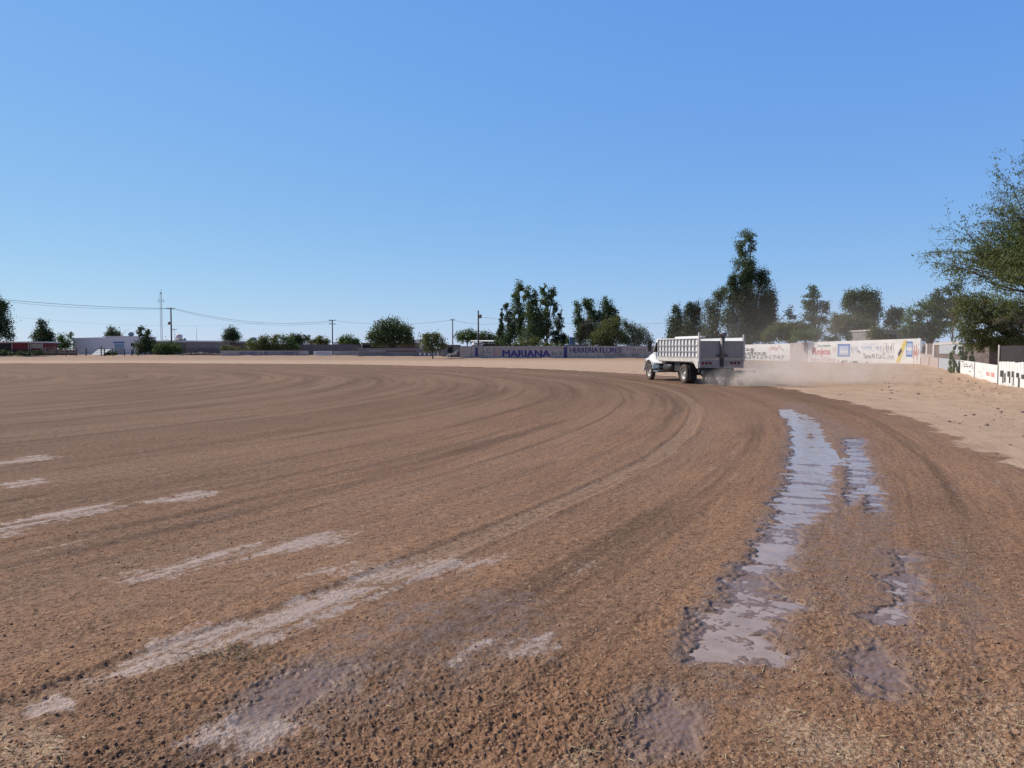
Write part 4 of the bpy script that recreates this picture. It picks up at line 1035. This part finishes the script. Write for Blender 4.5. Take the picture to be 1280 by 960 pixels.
# leaning white board and post fence
bm = MB(); p0, p1 = W(102, 444, 156), W(127, 444, 156)
zb0, zb1 = zt(443.6, 156), zt(436.6, 156)
bm.v = [Vector((W(103, 0, 156).x, 156, zb0)), Vector((W(117.5, 0, 156).x, 156, zb0)), Vector((W(125, 0, 156).x, 157, zb1)), Vector((W(109, 0, 156).x, 157, zb1))]
bm.v += [v + Vector((.05, .12, 0)) for v in bm.v]
for q in ((0,1,2,3),(7,6,5,4),(0,4,5,1),(1,5,6,2),(2,6,7,3),(3,7,4,0)): bm.f.append(list(q)); bm.sm.append(False)
bm.build('white_board', M['cap'], origin=(W(103, 0, 156).x, 156, zb0)); tag(COL.objects[-1], 'bright white sheet leaning on posts in front of the lilac-white building', 'board')
tree('leafy_shrub', 'dark low bush right of the leaning white sheet', 158, [(131,441,8,3.5),(140,442,7,2.5),(126,439,3,3)], LP, .3, 1.1, 133, .05, cat='bush', limbs=False)
Yp = 152
pf = empty('post_fence', (px_x(110, Yp), Yp, gz(px_x(110, Yp), Yp)), 'dark wooden posts with wire running before the lilac-white building', 'fence')
for px, pt_ in ((58,434),(70,433),(83,436),(96,434.5),(108,434.5),(127,432.5),(131,435),(141,436),(156,436),(165,437),(173,435)):
    x = px_x(px, Yp); MB().tube([(x, Yp, gz(x, Yp)-.2), (x, Yp, zt(pt_, Yp))], .11, 6).build('post', M['wood'], pf, world=True)
for zz in (.7, 1.1, 1.5):
    MB().tube([(px_x(px, Yp), Yp-.1, gz(px_x(px, Yp), Yp)+zz) for px in (56, 83, 108, 141, 175)], .02, 4).build('wire', M['wire'], pf, world=True)
# red-brown low fence between stand and lilac building
wr = WallRun('brown_fence', 'low dark brown slatted fence between the red stand and the lilac-white building', pp(55, 158), pp(96, 158), 1.75, 1.65, M['brown_roof'], .1, 'fence', body='slats')
# long block walls, from the mast to the round tree
Yw = 172
b = building('block_building', 'long low dark building with a bright thin roof edge right of the tall mast', 186, 232, 174, zt(427.8, 174), 8, M['block'], M['cap'], capth=.35)
b = building('block_building', 'long low grey block building below the spiky palm with a bright roof edge', 232.6, 312, 172, zt(428, 172), 8, M['block_light'], M['cap'], zl=zt(427.2, 172), capth=.30)
brect(b, 'brick_part', 290, 311.5, 429, 437, 172, M['brick'], .05); brect(b, 'dark_part', 232.7, 288, 435, 444, 172, M['block'], .05)
b = building('grey_wall', 'dark block wall behind the shrubs and the lettered low wall', 312.6, 452, 168, zt(430.6, 168), .4, M['block'], None, cat='wall')
b = building('far_house', 'little white far house left of the olive dome tree', 377, 391, 205, zt(426, 205), 6, M['cap'], None, cat='house')
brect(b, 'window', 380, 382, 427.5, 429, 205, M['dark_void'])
b = building('far_house', 'low white far roof seen right of the middle power pole', 417, 428, 205, zt(427.5, 205), 6, M['cap'], None, cat='house')
b = building('brick_house', 'low red-brown brick building under the big round weeping tree', 452.6, 520, 166, zt(430, 166), 7, M['brick'], M['block'], capth=.25, cat='house')
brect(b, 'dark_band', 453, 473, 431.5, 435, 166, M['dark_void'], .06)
b = building('far_house', 'small white far house to the right of the big weeping tree', 511, 530, 190, zt(424.5, 190), 6, M['cap'], None, cat='house')
b = building('block_wall', 'pale grey block wall in front of the brick building', 448, 560, 150, zt(435.6, 150), .3, M['block_light'], None, cat='wall', zl=zt(435, 150))
brect(b, 'pale_band', 461, 482, 438.2, 439, 150, M['post_pale'], .04); brect(b, 'brick_course', 482, 520, 438, 440, 150, M['brick'], .04)
for i in range(6):
    brect(b, 'painted_letter', 524+i*5.5, 526.5+i*5.5, 441, 444.6, 150, M['cap'], .05)
b = building('small_house', 'low grey house with a square dark window left of the thick power pole', 552, 573, 146, zt(433, 146), 5, M['block_light'], M['brown_roof'], capth=.3, cat='house')
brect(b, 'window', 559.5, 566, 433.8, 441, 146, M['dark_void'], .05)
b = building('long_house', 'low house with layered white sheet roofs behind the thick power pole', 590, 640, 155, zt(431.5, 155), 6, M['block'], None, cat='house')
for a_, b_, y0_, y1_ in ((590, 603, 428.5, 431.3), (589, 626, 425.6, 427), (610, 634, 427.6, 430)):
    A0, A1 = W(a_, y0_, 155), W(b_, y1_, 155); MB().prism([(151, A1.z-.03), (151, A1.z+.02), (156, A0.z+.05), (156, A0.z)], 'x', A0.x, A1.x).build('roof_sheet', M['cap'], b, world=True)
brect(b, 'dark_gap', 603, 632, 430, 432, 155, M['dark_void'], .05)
# rubble / steps and sloping debris
def heap(label, px0, px1, Y, h, n, mat, seed, name='rubble_heap'):
    rnd = random.Random(seed); bm = MB(); xm = (px_x(px0, Y)+px_x(px1, Y))/2; g = gz(xm, Y)
    for _ in range(n):
        f = rnd.random(); x = px_x(px0+(px1-px0)*f, Y); y = Y+rnd.uniform(-.6, .6); s = rnd.uniform(.15, .5)*h
        z = gz(x, y)+rnd.random()*h*(1-abs(2*f-1))*.7
        R = Matrix.Rotation(rnd.uniform(0, 6), 3, 'Z') @ Matrix.Rotation(rnd.uniform(-.6, .6), 3, 'X')
        bm.box((x, y, z+s*.2), (s*1.6, s*1.2, s), R, (.6, .7))
    bm.build(name, mat, origin=(xm, Y, g)); return tag(COL.objects[-1], label, 'rubble heap', kind='stuff')
heap('long low heap of broken rubble and dirt in front of the grey block building', 226, 276, 162, .8, 160, M['rubble'], 1)
heap('sloping grey debris heap beside the house with the square dark window', 562, 588, 141, 1.5, 130, M['block'], 2)
# lettered low wall
Yl = 158
wl = WallRun('lettered_low_wall', 'low whitewashed wall with a line of dark capital letters in front of the shrubs', pp(276, Yl), pp(386, Yl), zt(438.2, Yl), zt(438.4, Yl), M['wall_grey'], .15)
wl.text('APOYANDO AL REY DE LOS DEPORTES', 299, 374, 439.4, 443.4, M['navy'], bold=.02)
wl2 = WallRun('small_sign_wall', 'short whitewashed wall with a small dark line of lettering, right of the longer lettered one', pp(392, Yl), pp(415, Yl), zt(438.8, Yl), zt(438.8, Yl), M['wall_white'], .15)
wl2.scribble(396, 413, 440.2, 442, M['greytxt'], 8, .6, seed=41)
wl3 = WallRun('small_sign_wall', 'short worn whitish wall right of the middle power pole foot', pp(416, Yl), pp(451.5, Yl), zt(438.8, Yl), zt(438.8, Yl), M['wall_grey'], .15)
wl3.scribble(432, 447, 440, 442.4, M['greytxt'], 7, .6, seed=42)
# water tanks
def tank(px, py0, py1, hw, Y, label, mat):
    a, b_ = W(px, py0, Y), W(px, py1, Y); r = hw*PXM(Y)
    bm = MB().lathe((a.x, Y, b_.z), (0, 0, 1), [(0, .01), (0, r), ((a.z-b_.z)*.8, r), ((a.z-b_.z)*.92, r*.6), (a.z-b_.z, r*.2), (a.z-b_.z, .01)], 20)
    t = empty('water_tank', (a.x, Y, b_.z), label, 'water tank'); bm.build('tank_body', mat, t, world=True)
    MB().tube([(a.x-r*1.0, Y, b_.z-.6), (a.x-r*1.0, Y, a.z)], .04, 5).tube([(a.x+r*1.0, Y, b_.z-.6), (a.x+r*1.0, Y, a.z)], .04, 5).b2(a.x-r*1.1, a.x+r*1.1, Y-r, Y+r, b_.z-.12, b_.z-.005).build('stand', M['steel'], t, world=True)
tank(223.5, 417.5, 425.4, 4.2, 176, 'pale pinkish water tank on the roof beside the left power pole', M['tank'])
tank(316, 421.5, 425.5, 4.5, 190, 'squat grey-green water tank above the yellow-green shrub', M['bluegrey'])
q = W(230.5, 425, 175); MB().lathe((q.x, 175, q.z-.35), (0, 0, 1), [(0, .01), (.05, .35), (.45, .42), (.75, .25), (.8, .01)], 14).build('dark_drum', M['bluegrey'], origin=(q.x, 175, q.z-.35)); tag(COL.objects[-1], 'dark round drum on the roof edge right of the pinkish tank', 'drum')
# house right, blue roof patches
b = building('flat_roof_house', 'grey flat-roofed house with a square dark window above the white painted wall', 1088, 1146, 103, zt(413.8, 103), 7, M['block_light'], M['wall_grey'], capth=.22, cat='house')
brect(b, 'window', 1109.5, 1121, 417.4, 424, 103, M['dark_void'], .05); brect(b, 'window_frame', 1109, 1121.5, 416.6, 417.3, 103, M['post_pale'], .08)
b = building('blue_shed', 'small blue shed in the gap right of the tall eucalyptus row', 712, 719, 158, zt(421.5, 158), 4, M['bluetxt'], None, cat='shed')
b = building('grey_shed', 'low grey roof behind the blue pillar of the lettered wall', 702, 735, 140, zt(431, 140), 4, M['block_light'], M['wall_rough'], zl=zt(432.4, 140), capth=.15, cat='shed')

# ------------------------------------------------------------------ poles and wires
def pole(name, px, py0, Y, r, label, arms=(), mat='wood', box=None, cat='power pole'):
    x = px_x(px, Y); g = gz(x, Y); z = zt(py0, Y)
    t = empty(name, (x, Y, g), label, cat, None)
    MB().tube([(x, Y, g-.3), (x, Y, z)], [r, r*.75], 8).build('pole', M[mat], t, world=True)
    for (dz, hw) in arms:
        MB().b2(x-hw, x+hw, Y-.06-r, Y+.06-r, z-dz-.07, z-dz+.07).build('crossarm', M[mat], t, world=True)
        bm = MB()
        for s_ in (-.9, -.4, .9): bm.tube([(x+s_*hw, Y-r, z-dz+.073), (x+s_*hw, Y-r, z-dz+.30)], [.05, .035], 6)
        bm.build('insulators', M['steel'], t, world=True)
    if box: MB().lathe((x+box[0], Y, z-box[1]), (0, 0, 1), [(0, .01), (0, .25), (.6, .25), (.65, .01)], 12).tube([(x, Y, z-box[1]+.3), (x+box[0], Y, z-box[1]+.3)], .04, 5).build('transformer', M['steel'], t, world=True)
    return t
pole('power_pole', 215, 384.5, 168, .19, 'leftmost wooden power pole with crossarm, right of the tall mast', ((.25, .9),), box=(-.45, 3.7))
pole('power_pole', 416, 400, 190, .17, 'middle wooden power pole above the small whitewashed walls', ((.1, .8), (1.0, .8)))
pole('power_pole', 566, 399, 186, .15, 'slim power pole left of the thick one, above the green round tree', ((.15, .5),))
pole('power_pole', 598, 388, 134.5, .16, 'thick dark wooden power pole rising beside the left blue pillar', (), box=(.35, 1.35))
pole('utility_pole', 246.5, 408, 185, .06, 'thin short antenna pole above the grey block building', (), 'pole_steel', cat='antenna')
pole('utility_pole', 219, 411.5, 188, .05, 'thin antenna with a small cross piece beside the pinkish tank', ((.1, .5),), 'pole_steel', cat='antenna')
# lattice mast
def mast():
    Y = 200; x = px_x(203, Y); g = gz(x, Y); top = zt(367, Y)
    t = empty('lattice_mast', (x, Y, g), 'tall thin pale lattice radio mast at the left, tallest pole of all', 'mast')
    bm = MB(); w = .22; cs = [(x-w, Y-w*.6), (x+w, Y-w*.6), (x, Y+w)]
    for a in cs: bm.tube([(a[0], a[1], g-.2), (a[0], a[1], top)], .045, 5)
    n = 26
    for i in range(n):
        z0 = g+(top-g)*i/n; z1 = g+(top-g)*(i+1)/n
        for k in range(3): bm.tube([(*cs[k], z0), (*cs[(k+1) % 3], z1)], .022, 3)
    bm.build('lattice', M['pole_steel'], t, world=True)
    MB().box((x, Y, top+.15), (.35, .35, .3)).tube([(x, Y, top), (x, Y, top+1.2)], .03, 5).build('antenna_head', M['steel'], t, world=True)
    zz = zt(376, Y); MB().tube([(x-.7, Y, zz), (x+.7, Y, zz)], .04, 5).tube([(x-.7, Y, zz-.5), (x-.7, Y, zz+.5)], .05, 5).tube([(x+.7, Y, zz-.5), (x+.7, Y, zz+.5)], .05, 5).build('antenna_arm', M['steel'], t, world=True)
mast()
def wire(a, b, sag, label, r=.022):
    pts = []
    for i in range(15):
        f = i/14; p = a.lerp(b, f); p.z -= sag*4*f*(1-f); pts.append(p)
    bm = MB().tube(pts, r, 4, False); bm.build('power_line', M['wire'], origin=tuple(a)); return tag(COL.objects[-1], label, 'power line', 'overhead power lines')
wire(W(-30, 371, 150), W(215, 385.5, 168), .5, 'upper wire running from the left edge to the leftmost power pole', .035)
wire(W(-30, 372.5, 151), W(213.4, 386, 168), .8, 'second wire just under the upper one left of the leftmost power pole', .022)
wire(W(217, 385.5, 168), W(415, 401, 190), 1.7, 'sagging wire between the leftmost and the middle power pole', .028)
wire(W(214, 386, 168), W(417, 402.5, 190), 1.9, 'lower sagging wire between the leftmost and the middle power pole', .02)
wire(W(417, 400.5, 190), W(566, 400, 186), 1.0, 'wire between the middle and the slim power pole', .025)
wire(W(566, 400, 186), W(640, 402, 180), .8, 'wire leading right from the slim power pole into the tall trees', .025)
wire(W(598, 396, 134.5), W(860, 402, 150), .9, 'faint wire crossing behind the tall tree clumps to the truck', .018)
wire(W(-20, 392, 240), W(330, 404, 250), 2.0, 'faint far wire low in the sky at the left', .016)

# ------------------------------------------------------------------ truck
def truck():
    ang = math.atan2(1.0, 4.85)
    # rear-left wheel contact local (-1.1,0) sits at (9.0,40)
    R2 = Matrix.Rotation(ang, 2); off = R2 @ Vector((-1.1, 0))
    ox, oy = 9.0-off.x, 40.0-off.y
    t = empty('stake_bed_truck', (ox, oy, 0), 'white stake-bed truck driving away over the brown soil, trailing dust', 'truck', rz=ang)
    B = lambda mb, n, m, par=t, bev=0: mb.build(n, m, par, bevel=bev)
    # chassis
    f = MB()
    for s in (-1, 1): f.b2(s*.43-.05, s*.43+.05, -1.7, 6.05, .62, .86)
    for y in (-1.5, -.6, .8, 2.2, 3.4, 4.6): f.b2(-.38, .38, y-.05, y+.05, .66, .82)
    f.b2(-.55, -.50, -.7, .7, .55, .64).b2(.50, .55, -.7, .7, .55, .64).b2(-.3, .3, 3.2, 4.6, .5, .62)
    B(f, 'chassis', M['black'])
    B(MB().tube([(-.95, 0, .5), (.95, 0, .5)], .085, 10).lathe((0, 0, .5), (0, 1, 0), [(-.24, .02), (-.2, .16), (0, .23), (.2, .16), (.24, .02)], 14).tube([(0, .2, .52), (0, 3.4, .66)], .05, 8), 'drive_axle', M['black'])
    B(MB().tube([(-.95, 4.95, .48), (.95, 4.95, .48)], .05, 8), 'front_axle', M['black'])
    # wheels
    def wheel(x, y, r, w, dual_in=False):
        e = bpy.data.objects.new('wheel', None); COL.objects.link(e); e.parent = t; e.location = (x, y, r-.015); e.empty_display_size = .1
        hw = w/2; s = 1 if x > 0 else -1
        prof = [(-hw*.82, r*.58), (-hw, r*.66), (-hw*1.02, r*.82), (-hw*.9, r*.95), (-hw*.6, r), (hw*.6, r), (hw*.9, r*.95), (hw*1.02, r*.82), (hw, r*.66), (hw*.82, r*.58), (-hw*.82, r*.58)]
        tb = MB().lathe((0, 0, 0), (1, 0, 0), prof, 36)
        for k in range(36):
            a = 2*PI*k/36; R = Matrix.Rotation(a, 3, 'X')
            for sx_ in (-.5, 0, .5):
                tb.box(R @ Vector((sx_*hw*1.1, 0, r*1.0)), (hw*.42, r*.10, .016), R)
        tb.build('tyre', M['rubber'], e)
        o_ = s*hw*.55
        rb_ = MB().lathe((0, 0, 0), (s, 0, 0), [(-hw*.8, r*.585), (hw*.80, r*.585), (hw*.72, r*.54), (hw*.1, r*.50), (-hw*.1, r*.30), (-hw*.05, r*.22), (hw*.45, r*.20), (hw*.5, r*.12), (hw*.5, .005)], 28)
        for k in range(8):
            a = 2*PI*k/8; rb_.tube([(s*-hw*.12, r*.36*math.cos(a), r*.36*math.sin(a)), (s*hw*.05, r*.36*math.cos(a), r*.36*math.sin(a))], .022, 6)
        rb_.build('rim', M['rim'], e)
    for s in (-1, 1):
        wheel(s*1.08, 0, .50, .25); wheel(s*.79, 0, .50, .25); wheel(s*1.0, 4.95, .48, .25)
    # bed floor and side rail
    B(MB().b2(-1.17, 1.17, -1.86, 3.34, 1.10, 1.20), 'bed_floor', M['board'])
    for s in (-1, 1):
        mb = MB().b2(s*1.20-.03, s*1.20+.03, -1.80, 3.37, 1.14, 1.33)
        mb.prism([(-1.80, 1.137), (-1.25, 1.137), (-1.62, .82), (-1.80, .82)], 'x', s*1.20-.028, s*1.20+.028)
        B(mb, 'side_rail', M['white_dirty'])
        side = MB().b2(s*1.165-.012, s*1.165+.012, -1.80, 3.36, 1.335, 2.30); B(side, 'side_panel', M['white'])
        st = MB(); n = 12
        for i in range(n+1):
            y = -1.76 + (3.32+1.76)*i/n
            st.box((s*1.212, y, 1.83), (.066, .075, .94))
        for z in (1.37, 1.66, 1.97): st.box((s*1.207, .78, z), (.05, 5.13, .055))
        B(st, 'stake_frame', M['stake'])
        B(MB().box((s*1.20, .78, 2.325), (.10, 5.18, .045)), 'top_rail', M['white'])
    # long white board resting on the left top rail, past the rear corner
    B(MB().b2(-1.19, -.95, -2.02, 1.1, 2.352, 2.43), 'top_board', M['white'])
    B(MB().b2(-1.15, 1.15, 3.30, 3.36, 1.21, 2.34), 'header_board', M['white_dirty'])
    # rear: corner posts, two grey gates
    for s in (-1, 1):
        B(MB().b2(s*1.20-.045, s*1.20+.045, -1.92, -1.83, 1.15, 2.60 if s < 0 else 2.50), 'corner_post', M['white_dirty'])
        x0, x1 = (-1.14, -.085) if s < 0 else (.085, 1.14)
        g = MB().b2(x0, x1, -1.90, -1.87, 1.285, 2.18)
        for i in range(9):
            z = 1.40+i*.088; g.b2(x0+.03, x1-.03, -1.915, -1.898, z, z+.055)
        g.b2(x0, x0+.05, -1.93, -1.90, 1.30, 2.18).b2(x1-.05, x1, -1.93, -1.90, 1.34, 2.18).b2(x0, x1, -1.935, -1.90, 2.14, 2.185).b2(x0, x1, -1.935, -1.90, 1.335, 1.375)
        B(g, 'tailboard', M['board'])
        sk = MB().b2(x0 - (.05 if s < 0 else 0), x1 + (.05 if s > 0 else 0), -1.90, -1.85, .84, 1.28)
        sk.b2(x0, x1, -1.915, -1.898, .85, .89)
        B(sk, 'tail_skirt', M['skirt'])
        for i in range(3):
            xx = (x0+.12+i*.20) if s < 0 else (x1-.22-i*.20)
            B(MB().lathe((xx, -1.90, 1.08), (0, -1, 0), [(0, .07), (.03, .068), (.045, .04), (.05, .003)], 14), 'tail_light', M['red_lens'])
        B(MB().b2(s*1.0-.2, s*1.0+.2, -.80, -.775, .18, 1.06), 'mud_flap', M['black'])
    # filler pipe with hopper
    fp = MB().tube([(-.02, -2.0, 1.30), (-.02, -2.0, 2.38)], .115, 14).lathe((-.02, -2.0, 2.38), (0, 0, 1), [(0, .115), (.04, .2), (.20, .22), (.20, .17), (.05, .1)], 16)
    fp.tube([(-.14, -2.0, 2.50), (-.36, -2.02, 2.62), (-.46, -2.02, 2.60)], [.05, .04, .055], 8)
    B(fp, 'filler_pipe', M['steel'])
    B(MB().b2(-.10, .08, -1.96, -1.87, .80, 1.30).b2(-.3, .28, -1.99, -1.94, 1.42, 1.50), 'valve_box', M['black'])
    # rear bumper / hitch in dark steel
    B(MB().b2(-1.15, .75, -1.75, -1.62, .60, .80).b2(-.35, .35, -1.95, -1.6, .55, .66), 'rear_bumper', M['black'])
    # side equipment
    B(MB().lathe((-.83, 2.35, .78), (0, 1, 0), [(-.55, .02), (-.55, .27), (.55, .27), (.55, .02)], 22), 'fuel_tank', M['black'], bev=.0)
    B(MB().lathe((.83, 2.35, .78), (0, 1, 0), [(-.45, .02), (-.45, .25), (.45, .25), (.45, .02)], 22), 'fuel_tank', M['black'])
    B(MB().b2(-1.02, -.5, .75, 1.5, .60, 1.05), 'tool_box', M['black'])
    # cab
    cb = MB(); cb.prism([(3.50, .95), (4.62, .95), (4.78, 1.55), (4.30, 2.34), (3.56, 2.38), (3.50, 2.2)], 'x', -.94, .94); B(cb, 'cab', M['white'], bev=.05)
    B(MB().prism([(4.60, 1.60), (4.795, 1.60), (4.40, 2.24), (4.32, 2.24)], 'x', -.80, .80), 'windshield', M['glass'])
    B(MB().b2(-.5, .5, 3.485, 3.499, 1.75, 2.15), 'rear_window', M['glass'])
    for s in (-1, 1):
        d = B(MB().prism([(3.68, 1.0), (4.58, 1.0), (4.66, 1.56), (4.30, 2.24), (3.68, 2.26)], 'x', s*.952-.012, s*.952+.012), 'door', M['white'])
        MB().prism([(3.74, 1.62), (4.58, 1.62), (4.26, 2.16), (3.74, 2.18)], 'x', s*.97-.006, s*.97+.006).build('window', M['glass'], d)
        MB().b2(s*.985-.015, s*.985+.015, 3.74, 3.88, 1.42, 1.46).build('handle', M['chrome'], d)
        # fender arch
        fe = MB(); prof = []
        for i in range(9):
            a = PI*(.02+.96*i/8); prof.append((4.95+.62*math.cos(a), .62+.56*math.sin(a)))
        for i in range(8):
            (y0, z0), (y1, z1) = prof[i], prof[i+1]
            fe.box((s*.94, (y0+y1)/2, (z0+z1)/2), (.42, math.hypot(y1-y0, z1-z0)*1.05, .03), Matrix.Rotation(math.atan2(z1-z0, y1-y0), 3, 'X'))
        fe.prism([(4.6, 1.10), (5.6, 1.10), (6.0, .98), (6.02, 1.22), (5.3, 1.34), (4.6, 1.38)], 'x', s*.80-.1, s*.80+.32*1)
        B(fe, 'fender', M['white'], bev=.02)
        B(MB().lathe((s*.80, 6.04, 1.06), (0, 1, 0), [(0, .13), (.04, .12), (.06, .06), (.065, .003)], 16), 'headlight', M['chrome'])
        ar = MB().tube([(s*.95, 4.35, 2.15), (s*1.32, 4.42, 2.22), (s*1.32, 4.42, 1.70), (s*.97, 4.5, 1.62)], .02, 6); B(ar, 'mirror_bracket', M['black'])
        B(MB().box((s*1.30, 4.40, 2.02), (.24, .09, .50)).box((s*1.30, 4.40, 1.70), (.2, .08, .13)), 'mirror', M['black'], bev=.02)
        B(MB().b2(s*.95-.16, s*.95+.16, 3.60, 4.30, .50, .56).b2(s*1.05-.015, s*1.05+.015, 3.60, 3.64, .5, .98).b2(s*1.05-.015, s*1.05+.015, 4.26, 4.30, .5, .98).b2(s*.95-.16, s*.95+.16, 3.6, 4.3, .74, .78), 'step', M['bluegrey'])
    B(MB().prism([(4.66, .95), (6.02, .95), (6.05, 1.36), (5.6, 1.50), (4.74, 1.60)], 'x', -.70, .70), 'hood', M['white'], bev=.05)
    B(MB().b2(-.62, .62, 6.055, 6.09, .78, 1.30), 'grille', M['black'])
    B(MB().b2(-.98, .98, 6.08, 6.18, .50, .72), 'front_bumper', M['white_dirty'], bev=.02)
    B(MB().tube([(-.62, 3.44, .7), (-.62, 3.44, 2.52)], .06, 10), 'exhaust_stack', M['black'])
    B(MB().b2(-.9, .9, 3.42, 3.48, 2.1, 2.30), 'bulkhead_rack', M['white_dirty'])

    # drag harrow hooked behind
    h = empty('drag_harrow', (ox, oy, 0), 'dark drag harrow with hanging flaps and a small wheel towed right behind the truck', 'harrow', rz=ang)
    B2 = lambda mb, n, m: mb.build(n, m, h)
    B2(MB().b2(-1.20, 1.62, -2.32, -2.12, .56, .71), 'beam', M['black'])
    B2(MB().b2(-1.15, 1.30, -2.60, -2.54, .40, .47).b2(-1.0, -.94, -2.55, -2.1, .42, .56).b2(.94, 1.0, -2.55, -2.1, .42, .56), 'rear_bar', M['black'])
    B2(MB().tube([(-.6, -2.15, .6), (0, -1.5, .58)], .035, 6).tube([(.6, -2.15, .6), (0, -1.5, .58)], .035, 6), 'drawbar', M['black'])
    rnd = random.Random(2)
    for i in range(13):
        x = -1.12+i*.20
        B2(MB().box((x, -2.28 + rnd.uniform(-.02, .02), .30), (.15, .025, .50), Matrix.Rotation(rnd.uniform(-.12, .12), 3, 'X')), 'rubber_flap', M['black'])
    for i in range(12):
        x = -1.05+i*.20
        B2(MB().tube([(x, -2.57, .42), (x, -2.66, .18), (x, -2.58, -.03)], [.018, .018, .010], 5), 'tine', M['steel'])
    for x in (-.52, -.38):
        B2(MB().lathe((x, -2.72, .13), (1, 0, 0), [(-.04, .05), (-.045, .13), (.045, .13), (.04, .05)], 18), 'gauge_wheel', M['rim'])
    B2(MB().box((-.45, -2.70, .33), (.34, .10, .14)).tube([(-.45, -2.6, .44), (-.45, -2.74, .15)], .02, 6), 'wheel_bracket', M['rim'])
truck()

# ------------------------------------------------------------------ dust
def dust(name, label, c, r, dens, noise_scale, seed, edge=True, low=0.0, col=(.96,.88,.81)):
    n, mseg = 32, 16; V = []; Fs = []
    for j in range(mseg+1):
        ph = PI*j/mseg - PI/2
        for i in range(n):
            a = 2*PI*i/n; V.append((r[0]*math.cos(ph)*math.cos(a), r[1]*math.cos(ph)*math.sin(a), max(r[2]*math.sin(ph), -c[2]+.02)))
    for j in range(mseg):
        for i in range(n): Fs.append((j*n+i, j*n+(i+1) % n, (j+1)*n+(i+1) % n, (j+1)*n+i))
    me = bpy.data.meshes.new(name); me.from_pydata(V, [], Fs); me.update()
    m = bpy.data.materials.new(name); m.use_nodes = True; nt = m.node_tree; nt.nodes.clear()
    out = N(nt, 'ShaderNodeOutputMaterial'); pv = N(nt, 'ShaderNodeVolumePrincipled')
    pv.inputs['Color'].default_value = (*col, 1); pv.inputs['Anisotropy'].default_value = .2
    tc = N(nt, 'ShaderNodeTexCoord').outputs['Object']
    mp = N(nt, 'ShaderNodeMapping'); nt.links.new(tc, mp.inputs[0]); mp.inputs['Scale'].default_value = (1/r[0], 1/r[1], 1/r[2])
    ln = N(nt, 'ShaderNodeVectorMath', operation='LENGTH'); nt.links.new(mp.outputs[0], ln.inputs[0])
    fall = maprange(nt, ln.outputs['Value'], .97, .15)
    mo = N(nt, 'ShaderNodeMapping'); nt.links.new(tc, mo.inputs[0]); mo.inputs['Location'].default_value = (seed, seed*2, 0)
    nn = maprange(nt, noise(nt, mo.outputs[0], noise_scale, 3, .6), .34, .68)
    d = math_(nt, 'MULTIPLY', fall, nn)
    if low:
        sx = N(nt, 'ShaderNodeSeparateXYZ'); nt.links.new(tc, sx.inputs[0])
        d = math_(nt, 'MULTIPLY', d, maprange(nt, sx.outputs[2], low, -r[2]*.3))
    nt.links.new(math_(nt, 'MULTIPLY', d, dens), pv.inputs['Density'])
    nt.links.new(pv.outputs[0], out.inputs['Volume'])
    o = link(name, me, m); o.location = c; tag(o, label, 'dust', kind='stuff'); return o
dust('dust_cloud', 'thick pale dust rolling over the soil right behind the harrow', (12.0, 36.7, .30), (3.5, 1.6, .95), 2.2, 1.3, 3)
dust('dust_cloud', 'thinner drifting dust to the right of the truck tail', (15.6, 40.0, .6), (6.8, 5.0, 1.9), .40, .9, 9)
dust('dust_cloud', 'faint broad veil of dust drifting before the right-hand trees', (27.5, 66, 2.2), (20, 26, 6.5), .012, .12, 5)
SC.cycles.volume_step_rate = 1.0; SC.cycles.volume_max_steps = 64

# ------------------------------------------------------------------ light
SUN = Vector((-.93, .36, 0)).normalized()*math.cos(math.radians(42)) + Vector((0, 0, math.sin(math.radians(42))))
ld = bpy.data.lights.new('sun', 'SUN'); ld.energy = 5.0; ld.angle = math.radians(.53); ld.color = (1.0, .93, .83)
lo = bpy.data.objects.new('sun', ld); COL.objects.link(lo); lo.rotation_euler = SUN.to_track_quat('Z', 'Y').to_euler(); lo.location = (0, 0, 50)
wd = bpy.data.worlds.new('World'); SC.world = wd; wd.use_nodes = True; nt = wd.node_tree
sk = nt.nodes.new('ShaderNodeTexSky'); sk.sky_type = 'NISHITA'; sk.sun_disc = False
sk.sun_elevation = math.radians(42); sk.sun_rotation = math.atan2(SUN.x, SUN.y)
sk.altitude = 300; sk.air_density = 1.0; sk.dust_density = 0.0; sk.ozone_density = 6.0
bg = nt.nodes['Background']; bg.inputs['Strength'].default_value = .10
# tone curve: soften the sky's contrast channel by channel (the whole dome, seen and lighting alike)
sp = N(nt, 'ShaderNodeSeparateColor'); cbn = N(nt, 'ShaderNodeCombineColor'); nt.links.new(sk.outputs[0], sp.inputs[0])
for i, (gm, k) in enumerate(((.70, .705), (.52, .775), (.15, .90))):
    v = math_(nt, 'POWER', math_(nt, 'MULTIPLY', sp.outputs[i], .1), gm)
    nt.links.new(math_(nt, 'MULTIPLY', v, k*10), cbn.inputs[i])
# sky above the frame darkened to cut the blue ambient light
gn = N(nt, 'ShaderNodeTexCoord').outputs['Generated']; sg = N(nt, 'ShaderNodeSeparateXYZ'); nt.links.new(gn, sg.inputs[0])
zf = maprange(nt, sg.outputs[2], .42, .62, 1.0, .20)
nt.links.new(mixrgb(nt, 1.0, cbn.outputs[0], zf, 'MULTIPLY'), bg.inputs['Color'])
SC.view_settings.view_transform = 'Standard'; SC.view_settings.look = 'None'; SC.view_settings.exposure = 0.0; SC.view_settings.gamma = 1
SC.render.engine = 'CYCLES'; SC.cycles.max_bounces = 6; SC.cycles.diffuse_bounces = 3; SC.cycles.volume_bounces = 3; SC.cycles.transparent_max_bounces = 4
